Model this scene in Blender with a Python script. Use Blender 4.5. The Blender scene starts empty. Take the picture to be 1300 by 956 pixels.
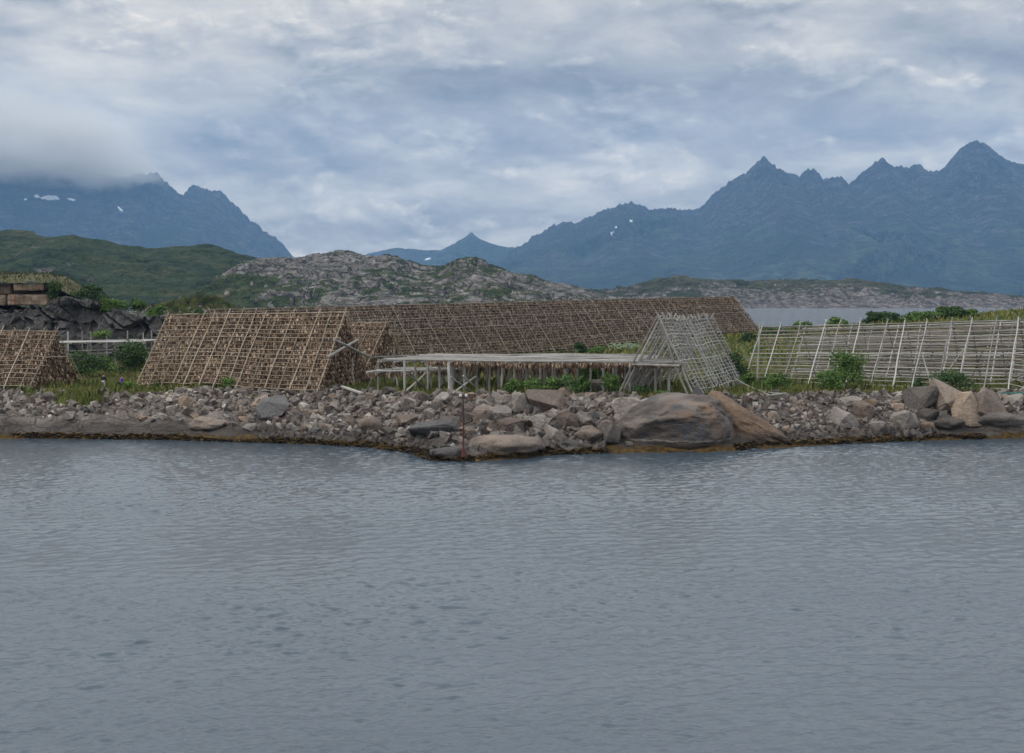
import bpy, bmesh, math, random
import numpy as np
from mathutils import Vector, Matrix, Euler

random.seed(11)
rng = np.random.default_rng(11)
scn = bpy.context.scene
COL = scn.collection
R = math.radians

# ------------------------------------------------------------------ camera geometry (metres)
F, CX, CY, CAM_Z = 1786.0, 650.0, 478.0, 11.9
PITCH = math.atan(100.0 / F)
SP, CP = math.sin(PITCH), math.cos(PITCH)

def ray(px, py):
    x = (px - CX) / F
    v = (CY - py) / F
    return (x, CP + v * SP, -SP + v * CP)

def at(px, py, Y):
    r = ray(px, py)
    t = Y / r[1]
    return Vector((r[0] * t, Y, CAM_Z + r[2] * t))

def on(px, py, z):
    r = ray(px, py)
    t = (z - CAM_Z) / r[2]
    return Vector((r[0] * t, r[1] * t, z))

# ------------------------------------------------------------------ numpy noise
_p = rng.permutation(256)
PERM = np.concatenate([_p, _p, _p]).astype(np.int64)
_g = rng.normal(size=(256, 3))
GRAD = _g / np.linalg.norm(_g, axis=1, keepdims=True)

def perlin(x, y, z):
    x, y, z = np.broadcast_arrays(np.asarray(x, float), np.asarray(y, float), np.asarray(z, float))
    xi, yi, zi = np.floor(x).astype(np.int64), np.floor(y).astype(np.int64), np.floor(z).astype(np.int64)
    xf, yf, zf = x - xi, y - yi, z - zi
    u, v, w = [t * t * t * (t * (t * 6 - 15) + 10) for t in (xf, yf, zf)]
    def g(dx, dy, dz):
        h = PERM[PERM[PERM[(xi + dx) & 255] + ((yi + dy) & 255)] + ((zi + dz) & 255)]
        gr = GRAD[h]
        return gr[..., 0] * (xf - dx) + gr[..., 1] * (yf - dy) + gr[..., 2] * (zf - dz)
    def l(a, b, t):
        return a + (b - a) * t
    return 1.5 * l(l(l(g(0, 0, 0), g(1, 0, 0), u), l(g(0, 1, 0), g(1, 1, 0), u), v),
                   l(l(g(0, 0, 1), g(1, 0, 1), u), l(g(0, 1, 1), g(1, 1, 1), u), v), w)

def fbm(x, y, z, o=5, gain=0.5):
    s, a, f = 0, 1, 1
    for i in range(o):
        s = s + a * perlin(x * f + 17.3 * i, y * f, z * f + 5.1 * i)
        a *= gain
        f *= 2.03
    return s

def ridged(x, y, z, o=5, gain=0.5):
    s, a, f = 0, 1, 1
    for i in range(o):
        s = s + a * (1 - 2 * np.abs(perlin(x * f + 31.7 * i, y * f, z * f + 3.3 * i)))
        a *= gain
        f *= 2.07
    return s

def cells(x, y, z=0.0):
    """random value per jittered cell and distance to the cell's border (F2-F1)"""
    x, y, z = np.broadcast_arrays(np.asarray(x, float), np.asarray(y, float), np.asarray(z, float))
    xi, yi, zi = np.floor(x).astype(np.int64), np.floor(y).astype(np.int64), np.floor(z).astype(np.int64)
    f1 = np.full(x.shape, 9.0)
    f2 = np.full(x.shape, 9.0)
    val = np.zeros(x.shape)
    for dx in (-1, 0, 1):
        for dy in (-1, 0, 1):
            for dz in (-1, 0, 1):
                h = PERM[PERM[PERM[(xi + dx) & 255] + ((yi + dy) & 255)] + ((zi + dz) & 255)]
                jx = xi + dx + 0.5 + 0.45 * GRAD[h][..., 0]
                jy = yi + dy + 0.5 + 0.45 * GRAD[h][..., 1]
                jz = zi + dz + 0.5 + 0.45 * GRAD[h][..., 2]
                d = np.sqrt((x - jx) ** 2 + (y - jy) ** 2 + (z - jz) ** 2)
                closer = d < f1
                f2 = np.where(closer, f1, np.minimum(f2, d))
                val = np.where(closer, h / 255.0, val)
                f1 = np.where(closer, d, f1)
    return val, f2 - f1

def sstep(a, b, x):
    t = np.clip((x - a) / (b - a), 0, 1)
    return t * t * (3 - 2 * t)

# ------------------------------------------------------------------ object helpers
def tag(o, label=None, cat=None, group=None, kind=None):
    if label: o['label'] = label
    if cat: o['category'] = cat
    if group: o['group'] = group
    if kind: o['kind'] = kind
    return o

def mesh_np(name, verts, faces, mat, smooth=False):
    """faces: an (n,k) array, or a list of such arrays"""
    me = bpy.data.meshes.new(name)
    if isinstance(faces, np.ndarray):
        faces = [faces]
    faces = [f for f in faces if len(f)]
    V = np.asarray(verts, np.float32)
    me.vertices.add(len(V))
    me.vertices.foreach_set('co', V.ravel())
    li = np.concatenate([f.ravel() for f in faces]).astype(np.int32)
    me.loops.add(len(li))
    me.loops.foreach_set('vertex_index', li)
    tot = np.concatenate([np.full(len(f), f.shape[1], np.int32) for f in faces])
    st = np.concatenate([[0], np.cumsum(tot)[:-1]]).astype(np.int32)
    me.polygons.add(len(tot))
    me.polygons.foreach_set('loop_start', st)
    me.polygons.foreach_set('loop_total', tot)
    me.polygons.foreach_set('use_smooth', np.full(len(tot), smooth))
    me.update(calc_edges=True)
    me.validate()
    if mat: me.materials.append(mat)
    return me

def link(name, me, parent=None):
    o = bpy.data.objects.new(name, me)
    COL.objects.link(o)
    if parent is not None: o.parent = parent
    return o

def empty(name, loc=(0, 0, 0)):
    o = bpy.data.objects.new(name, None)
    o.location = loc
    COL.objects.link(o)
    return o

def grid_faces(nv, nu, flip=False):
    a = np.arange(nv * nu).reshape(nv, nu)
    q = np.stack([a[:-1, :-1], a[:-1, 1:], a[1:, 1:], a[1:, :-1]], -1).reshape(-1, 4)
    return q[:, ::-1] if flip else q

def add_attr(me, name, vals):
    at_ = me.attributes.new(name, 'FLOAT', 'POINT')
    at_.data.foreach_set('value', np.asarray(vals, np.float32).ravel())

class MB:
    """collects tubes and boxes into one mesh"""
    def __init__(self): self.v = []; self.f = []; self.t = []; self.n = 0
    def tube(self, pts, r0, r1=None, n=6):
        r1 = r0 if r1 is None else r1
        pts = np.asarray([tuple(p) for p in pts], float)
        k = len(pts)
        d = np.gradient(pts, axis=0)
        d /= np.linalg.norm(d, axis=1, keepdims=True) + 1e-9
        up = np.array([0, 0, 1.0]) if abs(d[0][2]) < 0.9 else np.array([1.0, 0, 0])
        a = np.cross(d, up); a /= np.linalg.norm(a, axis=1, keepdims=True)
        b = np.cross(d, a)
        ang = np.arange(n) * 2 * math.pi / n
        rr = np.linspace(r0, r1, k)[:, None, None]
        ring = pts[:, None, :] + rr * (a[:, None, :] * np.cos(ang)[None, :, None] + b[:, None, :] * np.sin(ang)[None, :, None])
        self.v.append(ring.reshape(-1, 3))
        i = np.arange(k * n).reshape(k, n)
        j = np.roll(i, -1, 1)
        self.f.append(np.stack([i[:-1], j[:-1], j[1:], i[1:]], -1).reshape(-1, 4) + self.n)
        c0, c1 = i[0][::-1], i[-1]
        for c in (c0, c1):
            self.t.append(np.stack([np.full(n - 2, c[0]), c[1:-1], c[2:]], -1) + self.n)
        self.n += k * n
    def box(self, c, s, rot=0.0):
        c = np.array(c, float); s = np.array(s, float) / 2
        q = np.array([[x, y, z] for z in (-1, 1) for y in (-1, 1) for x in (-1, 1)], float) * s
        cr, sr = math.cos(rot), math.sin(rot)
        q = np.stack([q[:, 0] * cr - q[:, 1] * sr, q[:, 0] * sr + q[:, 1] * cr, q[:, 2]], -1) + c
        self.v.append(q)
        self.f.append(np.array([[0, 2, 3, 1], [4, 5, 7, 6], [0, 1, 5, 4], [2, 6, 7, 3], [0, 4, 6, 2], [1, 3, 7, 5]]) + self.n)
        self.n += 8
    def build(self, name, mat, parent=None, smooth=False):
        fs = []
        if self.f: fs.append(np.concatenate(self.f))
        if self.t: fs.append(np.concatenate(self.t))
        return link(name, mesh_np(name, np.concatenate(self.v), fs, mat, smooth), parent)

def pole_pts(p0, p1, k=5, bend=0.05):
    p0 = np.array(tuple(p0), float); p1 = np.array(tuple(p1), float)
    t = np.linspace(0, 1, k)[:, None]
    q = p0 + (p1 - p0) * t
    j = rng.normal(0, bend, (k, 3)); j[0] *= 0.2; j[-1] *= 0.2
    return q + j

# ------------------------------------------------------------------ node helpers
class NB:
    def __init__(self, tree):
        self.t = tree; self.n = tree.nodes; self.l = tree.links
        self.n.clear()
    def node(self, kind, **kw):
        o = self.n.new(kind)
        for k, v in kw.items(): setattr(o, k, v)
        return o
    def put(self, sock, val):
        if isinstance(val, bpy.types.NodeSocket): self.l.new(val, sock)
        elif val is not None: sock.default_value = val
    def m(self, op, a, b=None, c=None, clamp=False):
        o = self.node('ShaderNodeMath', operation=op, use_clamp=clamp)
        self.put(o.inputs[0], a); self.put(o.inputs[1], b)
        if c is not None: self.put(o.inputs[2], c)
        return o.outputs[0]
    def vm(self, op, a, b=None, scale=None):
        o = self.node('ShaderNodeVectorMath', operation=op)
        self.put(o.inputs[0], a)
        if b is not None: self.put(o.inputs[1], b)
        if scale is not None: self.put(o.inputs['Scale'], scale)
        return o.outputs[0]
    def sep(self, v):
        o = self.node('ShaderNodeSeparateXYZ'); self.put(o.inputs[0], v); return o.outputs
    def comb(self, x, y, z):
        o = self.node('ShaderNodeCombineXYZ')
        for i, q in enumerate((x, y, z)): self.put(o.inputs[i], q)
        return o.outputs[0]
    def noise(self, vec, scale, detail=4, rough=0.5, dist=0.0, col=False):
        o = self.node('ShaderNodeTexNoise', noise_dimensions='3D')
        self.put(o.inputs['Vector'], vec)
        o.inputs['Scale'].default_value = scale; o.inputs['Detail'].default_value = detail
        o.inputs['Roughness'].default_value = rough; o.inputs['Distortion'].default_value = dist
        return o.outputs['Color' if col else 'Fac']
    def voro(self, vec, scale, feature='DISTANCE_TO_EDGE', out='Distance'):
        o = self.node('ShaderNodeTexVoronoi', feature=feature)
        self.put(o.inputs['Vector'], vec); o.inputs['Scale'].default_value = scale
        return o.outputs[out]
    def ramp(self, fac, stops, interp='LINEAR'):
        o = self.node('ShaderNodeValToRGB'); self.put(o.inputs[0], fac)
        cr = o.color_ramp; cr.interpolation = interp
        while len(cr.elements) < len(stops): cr.elements.new(0.5)
        for e, (p, c) in zip(cr.elements, stops):
            e.position = p
            e.color = (c, c, c, 1) if isinstance(c, (int, float)) else (*c, 1)
        return o.outputs[0]
    def mix(self, f, a, b, mode='MIX'):
        o = self.node('ShaderNodeMix', data_type='RGBA', blend_type=mode)
        self.put(o.inputs[0], f)
        for i, q in ((6, a), (7, b)):
            if isinstance(q, tuple) and len(q) == 3: q = (*q, 1)
            self.put(o.inputs[i], q)
        return o.outputs[2]
    def mr(self, v, a, b, c=0.0, d=1.0, smooth=True):
        o = self.node('ShaderNodeMapRange', interpolation_type='SMOOTHSTEP' if smooth else 'LINEAR')
        self.put(o.inputs[0], v)
        for i, q in zip((1, 2, 3, 4), (a, b, c, d)): o.inputs[i].default_value = q
        return o.outputs[0]
    def attr(self, name):
        return self.node('ShaderNodeAttribute', attribute_name=name).outputs['Fac']
    def bump(self, h, strength, dist, normal=None):
        o = self.node('ShaderNodeBump'); self.put(o.inputs['Height'], h)
        o.inputs['Strength'].default_value = strength; o.inputs['Distance'].default_value = dist
        if normal is not None: self.put(o.inputs['Normal'], normal)
        return o.outputs[0]
    def bsdf(self, col, rough=0.9, normal=None, spec=0.3, **kw):
        p = self.node('ShaderNodeBsdfPrincipled')
        if isinstance(col, tuple) and len(col) == 3: col = (*col, 1)
        self.put(p.inputs['Base Color'], col); self.put(p.inputs['Roughness'], rough)
        p.inputs['Specular IOR Level'].default_value = spec
        if normal is not None: self.put(p.inputs['Normal'], normal)
        for k, v in kw.items(): self.put(p.inputs[k], v)
        o = self.node('ShaderNodeOutputMaterial')
        self.l.new(p.outputs[0], o.inputs['Surface'])
        return p

def mat(name):
    m = bpy.data.materials.new(name); m.use_nodes = True
    return m, NB(m.node_tree)

def hsv(nb, col, s=1.0, v=1.0):
    o = nb.node('ShaderNodeHueSaturation'); nb.put(o.inputs['Color'], col)
    o.inputs['Saturation'].default_value = s; nb.put(o.inputs['Value'], v)
    return o.outputs[0]

# ------------------------------------------------------------------ materials
def rock_mat(name, dark, mid, light, wet=True, crack=0.10, scale=1.0, lichen=0.2):
    m, n = mat(name)
    g = n.node('ShaderNodeNewGeometry'); oi = n.node('ShaderNodeObjectInfo')
    pos = g.outputs['Position']
    r = n.m('FRACT', n.m('ADD', g.outputs['Random Per Island'], n.m('MULTIPLY', oi.outputs['Random'], 3.7)))
    big = n.noise(pos, 0.55 * scale, 5, 0.6)
    fine = n.noise(pos, 5.0 * scale, 5, 0.65)
    v = n.m('ADD', n.m('MULTIPLY', r, 0.55), n.m('ADD', n.m('MULTIPLY', big, 0.5), n.m('MULTIPLY', fine, 0.45)))
    col = n.ramp(v, [(0.42, dark), (0.72, mid), (1.05 if False else 1.0, light)])
    blot = n.mr(n.noise(pos, 2.3 * scale, 6, 0.7), 0.56, 0.68)
    col = n.mix(n.m('MULTIPLY', blot, lichen), col, (0.30, 0.29, 0.25))
    spk = n.mr(n.noise(pos, 9 * scale, 3, 0.6), 0.60, 0.72)
    col = n.mix(n.m('MULTIPLY', spk, 0.45), col, (0.045, 0.04, 0.038))
    ck = n.mr(n.voro(n.vm('ADD', pos, n.vm('SCALE', n.noise(pos, 1.4 * scale, 3, 0.5, col=True), scale=0.7)), 0.9 * scale), 0.0, 0.022, 1, 0)
    col = n.mix(n.m('MULTIPLY', ck, crack), col, (0.03, 0.026, 0.024))
    z = n.sep(pos)[2]
    if wet:
        zz = n.m('ADD', z, n.m('MULTIPLY', n.m('SUBTRACT', n.noise(pos, 0.5, 4, 0.6), 0.5), 1.3))
        dk = n.mr(zz, 1.55, 0.75)
        col = n.mix(n.m('MULTIPLY', dk, 0.60), col, (0.055, 0.046, 0.040))
        weed = n.mr(zz, 0.48, 0.28)
        wc = n.ramp(n.noise(pos, 3.0, 5, 0.7), [(0.3, (0.018, 0.011, 0.006)), (0.55, (0.070, 0.042, 0.012)), (0.75, (0.14, 0.085, 0.022))])
        col = n.mix(weed, col, wc)
    h = n.m('ADD', n.m('MULTIPLY', big, 0.6), n.m('ADD', n.m('MULTIPLY', fine, 0.35), n.m('MULTIPLY', ck, -0.06)))
    nb = n.bump(h, 1.0, 0.5)
    n.bsdf(col, 0.85, nb, 0.25)
    return m

M = {}
M['rock_grey'] = rock_mat('grey_rock', (0.055, 0.045, 0.039), (0.135, 0.112, 0.097), (0.25, 0.215, 0.19))
M['rock_pale'] = rock_mat('pale_rock', (0.135, 0.116, 0.099), (0.265, 0.229, 0.196), (0.43, 0.38, 0.33), lichen=0.1)
M['rock_brown'] = rock_mat('brown_rock', (0.065, 0.047, 0.038), (0.15, 0.112, 0.09), (0.25, 0.195, 0.155))
M['rock_tan'] = rock_mat('tan_rock', (0.12, 0.08, 0.053), (0.24, 0.165, 0.115), (0.36, 0.27, 0.20), lichen=0.1)
M['rock_dark'] = rock_mat('dark_rock', (0.03, 0.028, 0.028), (0.07, 0.064, 0.062), (0.15, 0.14, 0.135))
M['rock_cliff'] = rock_mat('cliff_rock', (0.030, 0.028, 0.027), (0.082, 0.075, 0.070), (0.19, 0.175, 0.16), wet=False, scale=0.55, crack=0.6)

def boulder_mat():
    m, n = mat('rounded_boulder_rock')
    g = n.node('ShaderNodeNewGeometry'); pos = g.outputs['Position']
    x, y, z = n.sep(pos)
    wp = n.vm('ADD', pos, n.vm('SCALE', n.noise(pos, 0.5, 4, 0.6, col=True), scale=1.4))
    st = n.noise(n.vm('MULTIPLY', wp, (0.35, 0.35, 1.1)), 0.9, 6, 0.6)
    col = n.ramp(st, [(0.34, (0.050, 0.040, 0.034)), (0.5, (0.115, 0.090, 0.076)), (0.68, (0.19, 0.152, 0.128))])
    blue = n.mr(n.noise(n.vm('MULTIPLY', wp, (0.6, 0.6, 0.25)), 0.9, 4, 0.5), 0.56, 0.66)
    col = n.mix(n.m('MULTIPLY', blue, 0.7), col, (0.075, 0.080, 0.085))
    ora = n.mr(n.noise(n.vm('ADD', wp, (13.0, 4.0, 2.0)), 0.45, 4, 0.5), 0.56, 0.70)
    col = n.mix(n.m('MULTIPLY', ora, 0.6), col, (0.20, 0.115, 0.065))
    sp = n.mr(n.noise(pos, 6, 5, 0.7), 0.55, 0.7)
    col = n.mix(n.m('MULTIPLY', sp, 0.4), col, (0.06, 0.05, 0.045))
    zz = n.m('ADD', z, n.m('MULTIPLY', n.m('SUBTRACT', n.noise(pos, 1.1, 5, 0.65), 0.5), 0.5))
    col = n.mix(n.m('MULTIPLY', n.mr(zz, 1.05, 0.78), 0.75), col, (0.06, 0.047, 0.035))
    line = n.m('MULTIPLY', n.mr(zz, 0.70, 0.78), n.mr(zz, 0.92, 0.82))
    col = n.mix(n.m('MULTIPLY', line, 0.55), col, (0.30, 0.27, 0.24))
    col = n.mix(n.mr(zz, 0.42, 0.25), col, (0.04, 0.026, 0.013))
    crk = n.noise(n.vm('MULTIPLY', wp, (1, 1, 2.2)), 1.2, 6, 0.6)
    n.bsdf(col, 0.8, n.bump(n.m('ADD', crk, n.m('MULTIPLY', n.noise(pos, 5, 5, 0.6), 0.4)), 0.9, 0.3), 0.3)
    return m
M['boulder'] = boulder_mat()
M['slope_rock'] = rock_mat('orange_rock', (0.055, 0.040, 0.031), (0.13, 0.085, 0.057), (0.24, 0.160, 0.105), lichen=0.08, scale=0.6, crack=0.08)

def wood_mat(name, c0, c1, c2):
    m, n = mat(name)
    g = n.node('ShaderNodeNewGeometry'); oi = n.node('ShaderNodeObjectInfo'); pos = g.outputs['Position']
    r = n.m('FRACT', n.m('ADD', g.outputs['Random Per Island'], n.m('MULTIPLY', oi.outputs['Random'], 5.1)))
    v = n.m('ADD', n.m('MULTIPLY', r, 0.5), n.m('MULTIPLY', n.noise(pos, 1.6, 5, 0.65), 0.75))
    col = n.ramp(v, [(0.25, c0), (0.55, c1), (0.9, c2)])
    n.bsdf(col, 0.85, n.bump(n.noise(pos, 14, 3, 0.6), 0.4, 0.02), 0.2)
    return m
M['wood_tan'] = wood_mat('tan_pole_wood', (0.13, 0.098, 0.070), (0.26, 0.205, 0.148), (0.40, 0.33, 0.25))
M['wood_grey'] = wood_mat('grey_pole_wood', (0.10, 0.092, 0.082), (0.22, 0.205, 0.185), (0.38, 0.36, 0.33))
M['wood_pale'] = wood_mat('pale_pole_wood', (0.13, 0.12, 0.108), (0.30, 0.28, 0.255), (0.48, 0.455, 0.42))
M['wood_dark'] = wood_mat('dark_pole_wood', (0.07, 0.055, 0.042), (0.14, 0.11, 0.085), (0.24, 0.195, 0.155))
M['wood_brown'] = wood_mat('brown_pole_wood', (0.11, 0.085, 0.065), (0.22, 0.175, 0.135), (0.34, 0.28, 0.22))

def fish_mat(name, c0, c1, c2, c3, ochre=0.0):
    m, n = mat(name)
    g = n.node('ShaderNodeNewGeometry'); pos = g.outputs['Position']
    big = n.noise(pos, 0.22, 3, 0.6)
    v = n.m('ADD', n.m('MULTIPLY', g.outputs['Random Per Island'], 0.85), n.m('MULTIPLY', n.m('SUBTRACT', n.noise(pos, 3.5, 2, 0.5), 0.35), 0.5))
    col = n.ramp(v, [(0.15, c0), (0.42, c1), (0.72, c2), (0.98, c3)])
    col = n.mix(1.0, col, n.ramp(big, [(0.3, (0.72, 0.68, 0.66)), (0.7, (1, 1, 1))]), 'MULTIPLY')
    if ochre:
        z = n.sep(pos)[2]
        col = n.mix(n.m('MULTIPLY', n.mr(z, 9.9, 11.4), ochre), col, (1.0, 0.76, 0.55), 'MULTIPLY')
    n.bsdf(col, 0.75, None, 0.3)
    return m
M['fish'] = fish_mat('dried_fish_skin', (0.055, 0.032, 0.020), (0.19, 0.118, 0.074), (0.37, 0.255, 0.168), (0.58, 0.45, 0.32))
M['fish_far'] = fish_mat('dried_fish_skin_brown', (0.032, 0.021, 0.014), (0.115, 0.078, 0.054), (0.215, 0.152, 0.110), (0.36, 0.275, 0.205), ochre=0.35)

def leaf_mat(name, cols, rnd=0.75):
    m, n = mat(name)
    g = n.node('ShaderNodeNewGeometry'); oi = n.node('ShaderNodeObjectInfo'); pos = g.outputs['Position']
    v = n.m('ADD', n.m('MULTIPLY', g.outputs['Random Per Island'], 0.55), n.m('MULTIPLY', n.noise(pos, 0.45, 3, 0.6), 0.6))
    v = n.m('ADD', v, n.m('MULTIPLY', n.m('SUBTRACT', oi.outputs['Random'], 0.5), 0.22))
    st = [(0.25 + 0.6 * i / (len(cols) - 1), c) for i, c in enumerate(cols)]
    n.bsdf(n.ramp(v, st), 0.7, None, 0.25)
    return m
M['leaf_dark'] = leaf_mat('dark_bush_leaf', [(0.013, 0.032, 0.009), (0.030, 0.064, 0.016), (0.066, 0.11, 0.028)])
M['leaf_mid'] = leaf_mat('green_bush_leaf', [(0.030, 0.064, 0.012), (0.070, 0.130, 0.024), (0.14, 0.21, 0.048)])
M['leaf_pale'] = leaf_mat('pale_bush_leaf', [(0.040, 0.080, 0.020), (0.080, 0.140, 0.040), (0.14, 0.21, 0.075)])
M['grass'] = leaf_mat('grass_blade', [(0.035, 0.060, 0.010), (0.075, 0.100, 0.016), (0.15, 0.145, 0.030), (0.22, 0.17, 0.055)])
M['weed_leaf'] = leaf_mat('shore_weed_leaf', [(0.022, 0.040, 0.008), (0.055, 0.085, 0.016), (0.11, 0.13, 0.030), (0.17, 0.15, 0.05)])
M['heath'] = leaf_mat('heath_turf', [(0.020, 0.028, 0.008), (0.046, 0.050, 0.014), (0.085, 0.072, 0.025)])
M['weed'] = leaf_mat('seaweed_frond', [(0.010, 0.006, 0.003), (0.038, 0.023, 0.007), (0.09, 0.054, 0.014), (0.16, 0.10, 0.025)])

def terrain_mat():
    m, n = mat('shore_ground')
    g = n.node('ShaderNodeNewGeometry'); pos = g.outputs['Position']
    z = n.sep(pos)[2]
    rk = n.attr('rock')
    gr = n.ramp(n.noise(pos, 0.35, 6, 0.65), [(0.3, (0.030, 0.048, 0.010)), (0.5, (0.062, 0.076, 0.018)), (0.68, (0.10, 0.088, 0.030))])
    big = n.noise(pos, 0.4, 6, 0.62); fine = n.noise(pos, 4, 5, 0.65)
    rc = n.ramp(n.m('ADD', n.m('MULTIPLY', big, 0.6), n.m('MULTIPLY', fine, 0.4)), [(0.34, (0.075, 0.062, 0.055)), (0.5, (0.19, 0.158, 0.138)), (0.62, (0.30, 0.26, 0.23))])
    rc = n.mix(n.attr('bare'), n.mix(1.0, rc, (0.45, 0.43, 0.42), 'MULTIPLY'), rc)   # ground darkened off the bedrock, painting in shade between the stones
    ck = n.mr(n.voro(n.vm('ADD', n.vm('MULTIPLY', pos, (0.5, 1, 1.6)), n.vm('SCALE', n.noise(pos, 0.8, 3, 0.5, col=True), scale=1.2)), 0.7), 0.0, 0.05, 1, 0)
    rc = n.mix(n.m('MULTIPLY', ck, 0.6), rc, (0.035, 0.03, 0.028))
    zz = n.m('ADD', z, n.m('MULTIPLY', n.m('SUBTRACT', n.noise(pos, 0.5, 5, 0.62), 0.5), 1.2))
    rc = n.mix(n.m('MULTIPLY', n.mr(zz, 1.75, 1.0), 0.74), rc, (0.045, 0.038, 0.033))
    wc = n.ramp(n.noise(pos, 2.5, 5, 0.7), [(0.3, (0.018, 0.011, 0.006)), (0.55, (0.080, 0.047, 0.013)), (0.75, (0.16, 0.095, 0.024))])
    rc = n.mix(n.mr(zz, 0.5, 0.28), rc, wc)
    f = n.mr(n.m('ADD', rk, n.m('MULTIPLY', n.m('SUBTRACT', n.noise(pos, 0.9, 5, 0.65), 0.5), 0.8)), 0.4, 0.6)
    col = n.mix(f, gr, rc)
    n.bsdf(col, 0.9, n.bump(n.m('ADD', big, n.m('ADD', n.m('MULTIPLY', fine, 0.4), n.m('MULTIPLY', ck, -0.2))), 0.9, 0.5), 0.2)
    return m
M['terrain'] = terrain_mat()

def hill_mat(name, rocky, green, rockc, pos_scale, rock_bias=0.0, snow=False, crack=0.4):
    """rocky: amount of bare rock by slope and height; green/rockc: three-stop colours"""
    m, n = mat(name)
    g = n.node('ShaderNodeNewGeometry'); pos = n.vm('SCALE', g.outputs['Position'], scale=pos_scale)
    up = n.sep(g.outputs['Normal'])[2]
    b = n.noise(pos, 1.0, 8, 0.62); f = n.noise(pos, 6.0, 6, 0.65); ff = n.noise(pos, 19.0, 4, 0.6)
    gc = n.ramp(n.m('ADD', n.m('MULTIPLY', b, 0.5), n.m('MULTIPLY', f, 0.5)), [(0.40, green[0]), (0.5, green[1]), (0.60, green[2])])
    gc = n.mix(n.m('MULTIPLY', n.mr(n.noise(pos, 11.0, 5, 0.65), 0.53, 0.60), 0.65), gc, tuple(q * 0.45 for q in green[0]))   # dark scrub
    rc = n.ramp(n.m('ADD', n.m('MULTIPLY', f, 0.55), n.m('MULTIPLY', ff, 0.45)), [(0.40, rockc[0]), (0.5, rockc[1]), (0.61, rockc[2])])
    ck = n.mr(n.voro(n.vm('ADD', n.vm('MULTIPLY', pos, (1, 1, 1.8)), n.vm('SCALE', n.noise(pos, 4, 3, 0.5, col=True), scale=0.35)), 5.0), 0.0, 0.06, 1, 0)
    rc = n.mix(n.m('MULTIPLY', ck, crack), rc, (0.03, 0.034, 0.028))
    k = n.m('ADD', n.attr('rock'), n.m('ADD', n.m('MULTIPLY', n.m('SUBTRACT', b, 0.5), 1.5), n.m('MULTIPLY', n.m('SUBTRACT', f, 0.5), 1.0)))
    k = n.m('ADD', k, n.m('MULTIPLY', n.m('SUBTRACT', 0.75, up), rocky))
    col = n.mix(n.mr(k, 0.45, 0.6), gc, rc)
    if snow:
        s = n.m('ADD', n.attr('snow'), n.m('MULTIPLY', n.m('SUBTRACT', n.noise(pos, 14, 4, 0.6), 0.5), 0.8))
        col = n.mix(n.mr(s, 0.5, 0.56), col, (0.75, 0.77, 0.80))
    n.bsdf(col, 0.95, n.bump(n.m('ADD', n.m('MULTIPLY', f, 0.7), n.m('ADD', n.m('MULTIPLY', ff, 0.3), n.m('MULTIPLY', ck, -0.15))), 1.0, 0.16 / pos_scale), 0.1)
    return m
M['hill_green'] = hill_mat('green_hill_ground', 1.3, [(0.010, 0.022, 0.010), (0.030, 0.048, 0.017), (0.066, 0.066, 0.032)], [(0.045, 0.038, 0.04), (0.095, 0.080, 0.080), (0.17, 0.148, 0.145)], 1 / 110)
M['hill_rock'] = hill_mat('rocky_hill_ground', 1.4, [(0.018, 0.030, 0.012), (0.045, 0.060, 0.022), (0.098, 0.082, 0.040)], [(0.055, 0.050, 0.048), (0.145, 0.129, 0.119), (0.27, 0.243, 0.222)], 1 / 75, crack=0.7)
M['isle'] = hill_mat('skerry_ground', 1.2, [(0.022, 0.030, 0.016), (0.060, 0.062, 0.034), (0.10, 0.088, 0.055)], [(0.06, 0.052, 0.05), (0.135, 0.115, 0.108), (0.26, 0.228, 0.215)], 1 / 70, crack=0.6)
M['mountain'] = hill_mat('mountain_ground', 1.1, [(0.008, 0.015, 0.012), (0.022, 0.033, 0.021), (0.058, 0.072, 0.040)], [(0.006, 0.007, 0.010), (0.024, 0.025, 0.030), (0.085, 0.080, 0.082)], 1 / 520, snow=True, crack=0.3)
M['knoll'] = hill_mat('knoll_ground', 1.0, [(0.024, 0.034, 0.010), (0.062, 0.064, 0.018), (0.11, 0.092, 0.032)], [(0.045, 0.043, 0.043), (0.11, 0.105, 0.10), (0.22, 0.21, 0.20)], 1 / 18, crack=0.6)

def concrete_mat():
    m, n = mat('stained_concrete')
    g = n.node('ShaderNodeNewGeometry'); pos = g.outputs['Position']
    c = n.ramp(n.noise(pos, 0.8, 6, 0.65), [(0.3, (0.11, 0.082, 0.062)), (0.55, (0.24, 0.18, 0.135)), (0.75, (0.34, 0.275, 0.215))])
    st = n.mr(n.noise(n.vm('MULTIPLY', pos, (2.2, 2.2, 0.16)), 1.0, 4, 0.6), 0.5, 0.68)
    c = n.mix(n.m('MULTIPLY', st, 0.8), c, (0.15, 0.062, 0.024))
    c = n.mix(n.m('MULTIPLY', n.mr(n.voro(n.vm('MULTIPLY', pos, (0.9, 0.9, 1.6)), 1.0), 0.0, 0.04, 1, 0), 0.4), c, (0.05, 0.04, 0.032))
    st2 = n.mr(n.noise(n.vm('MULTIPLY', pos, (3.1, 3.1, 0.3)), 1.3, 4, 0.6), 0.56, 0.72)
    c = n.mix(n.m('MULTIPLY', st2, 0.6), c, (0.06, 0.05, 0.045))
    n.bsdf(c, 0.9, n.bump(n.noise(pos, 6, 5, 0.6), 0.6, 0.05), 0.2)
    return m
M['concrete'] = concrete_mat()

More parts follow.
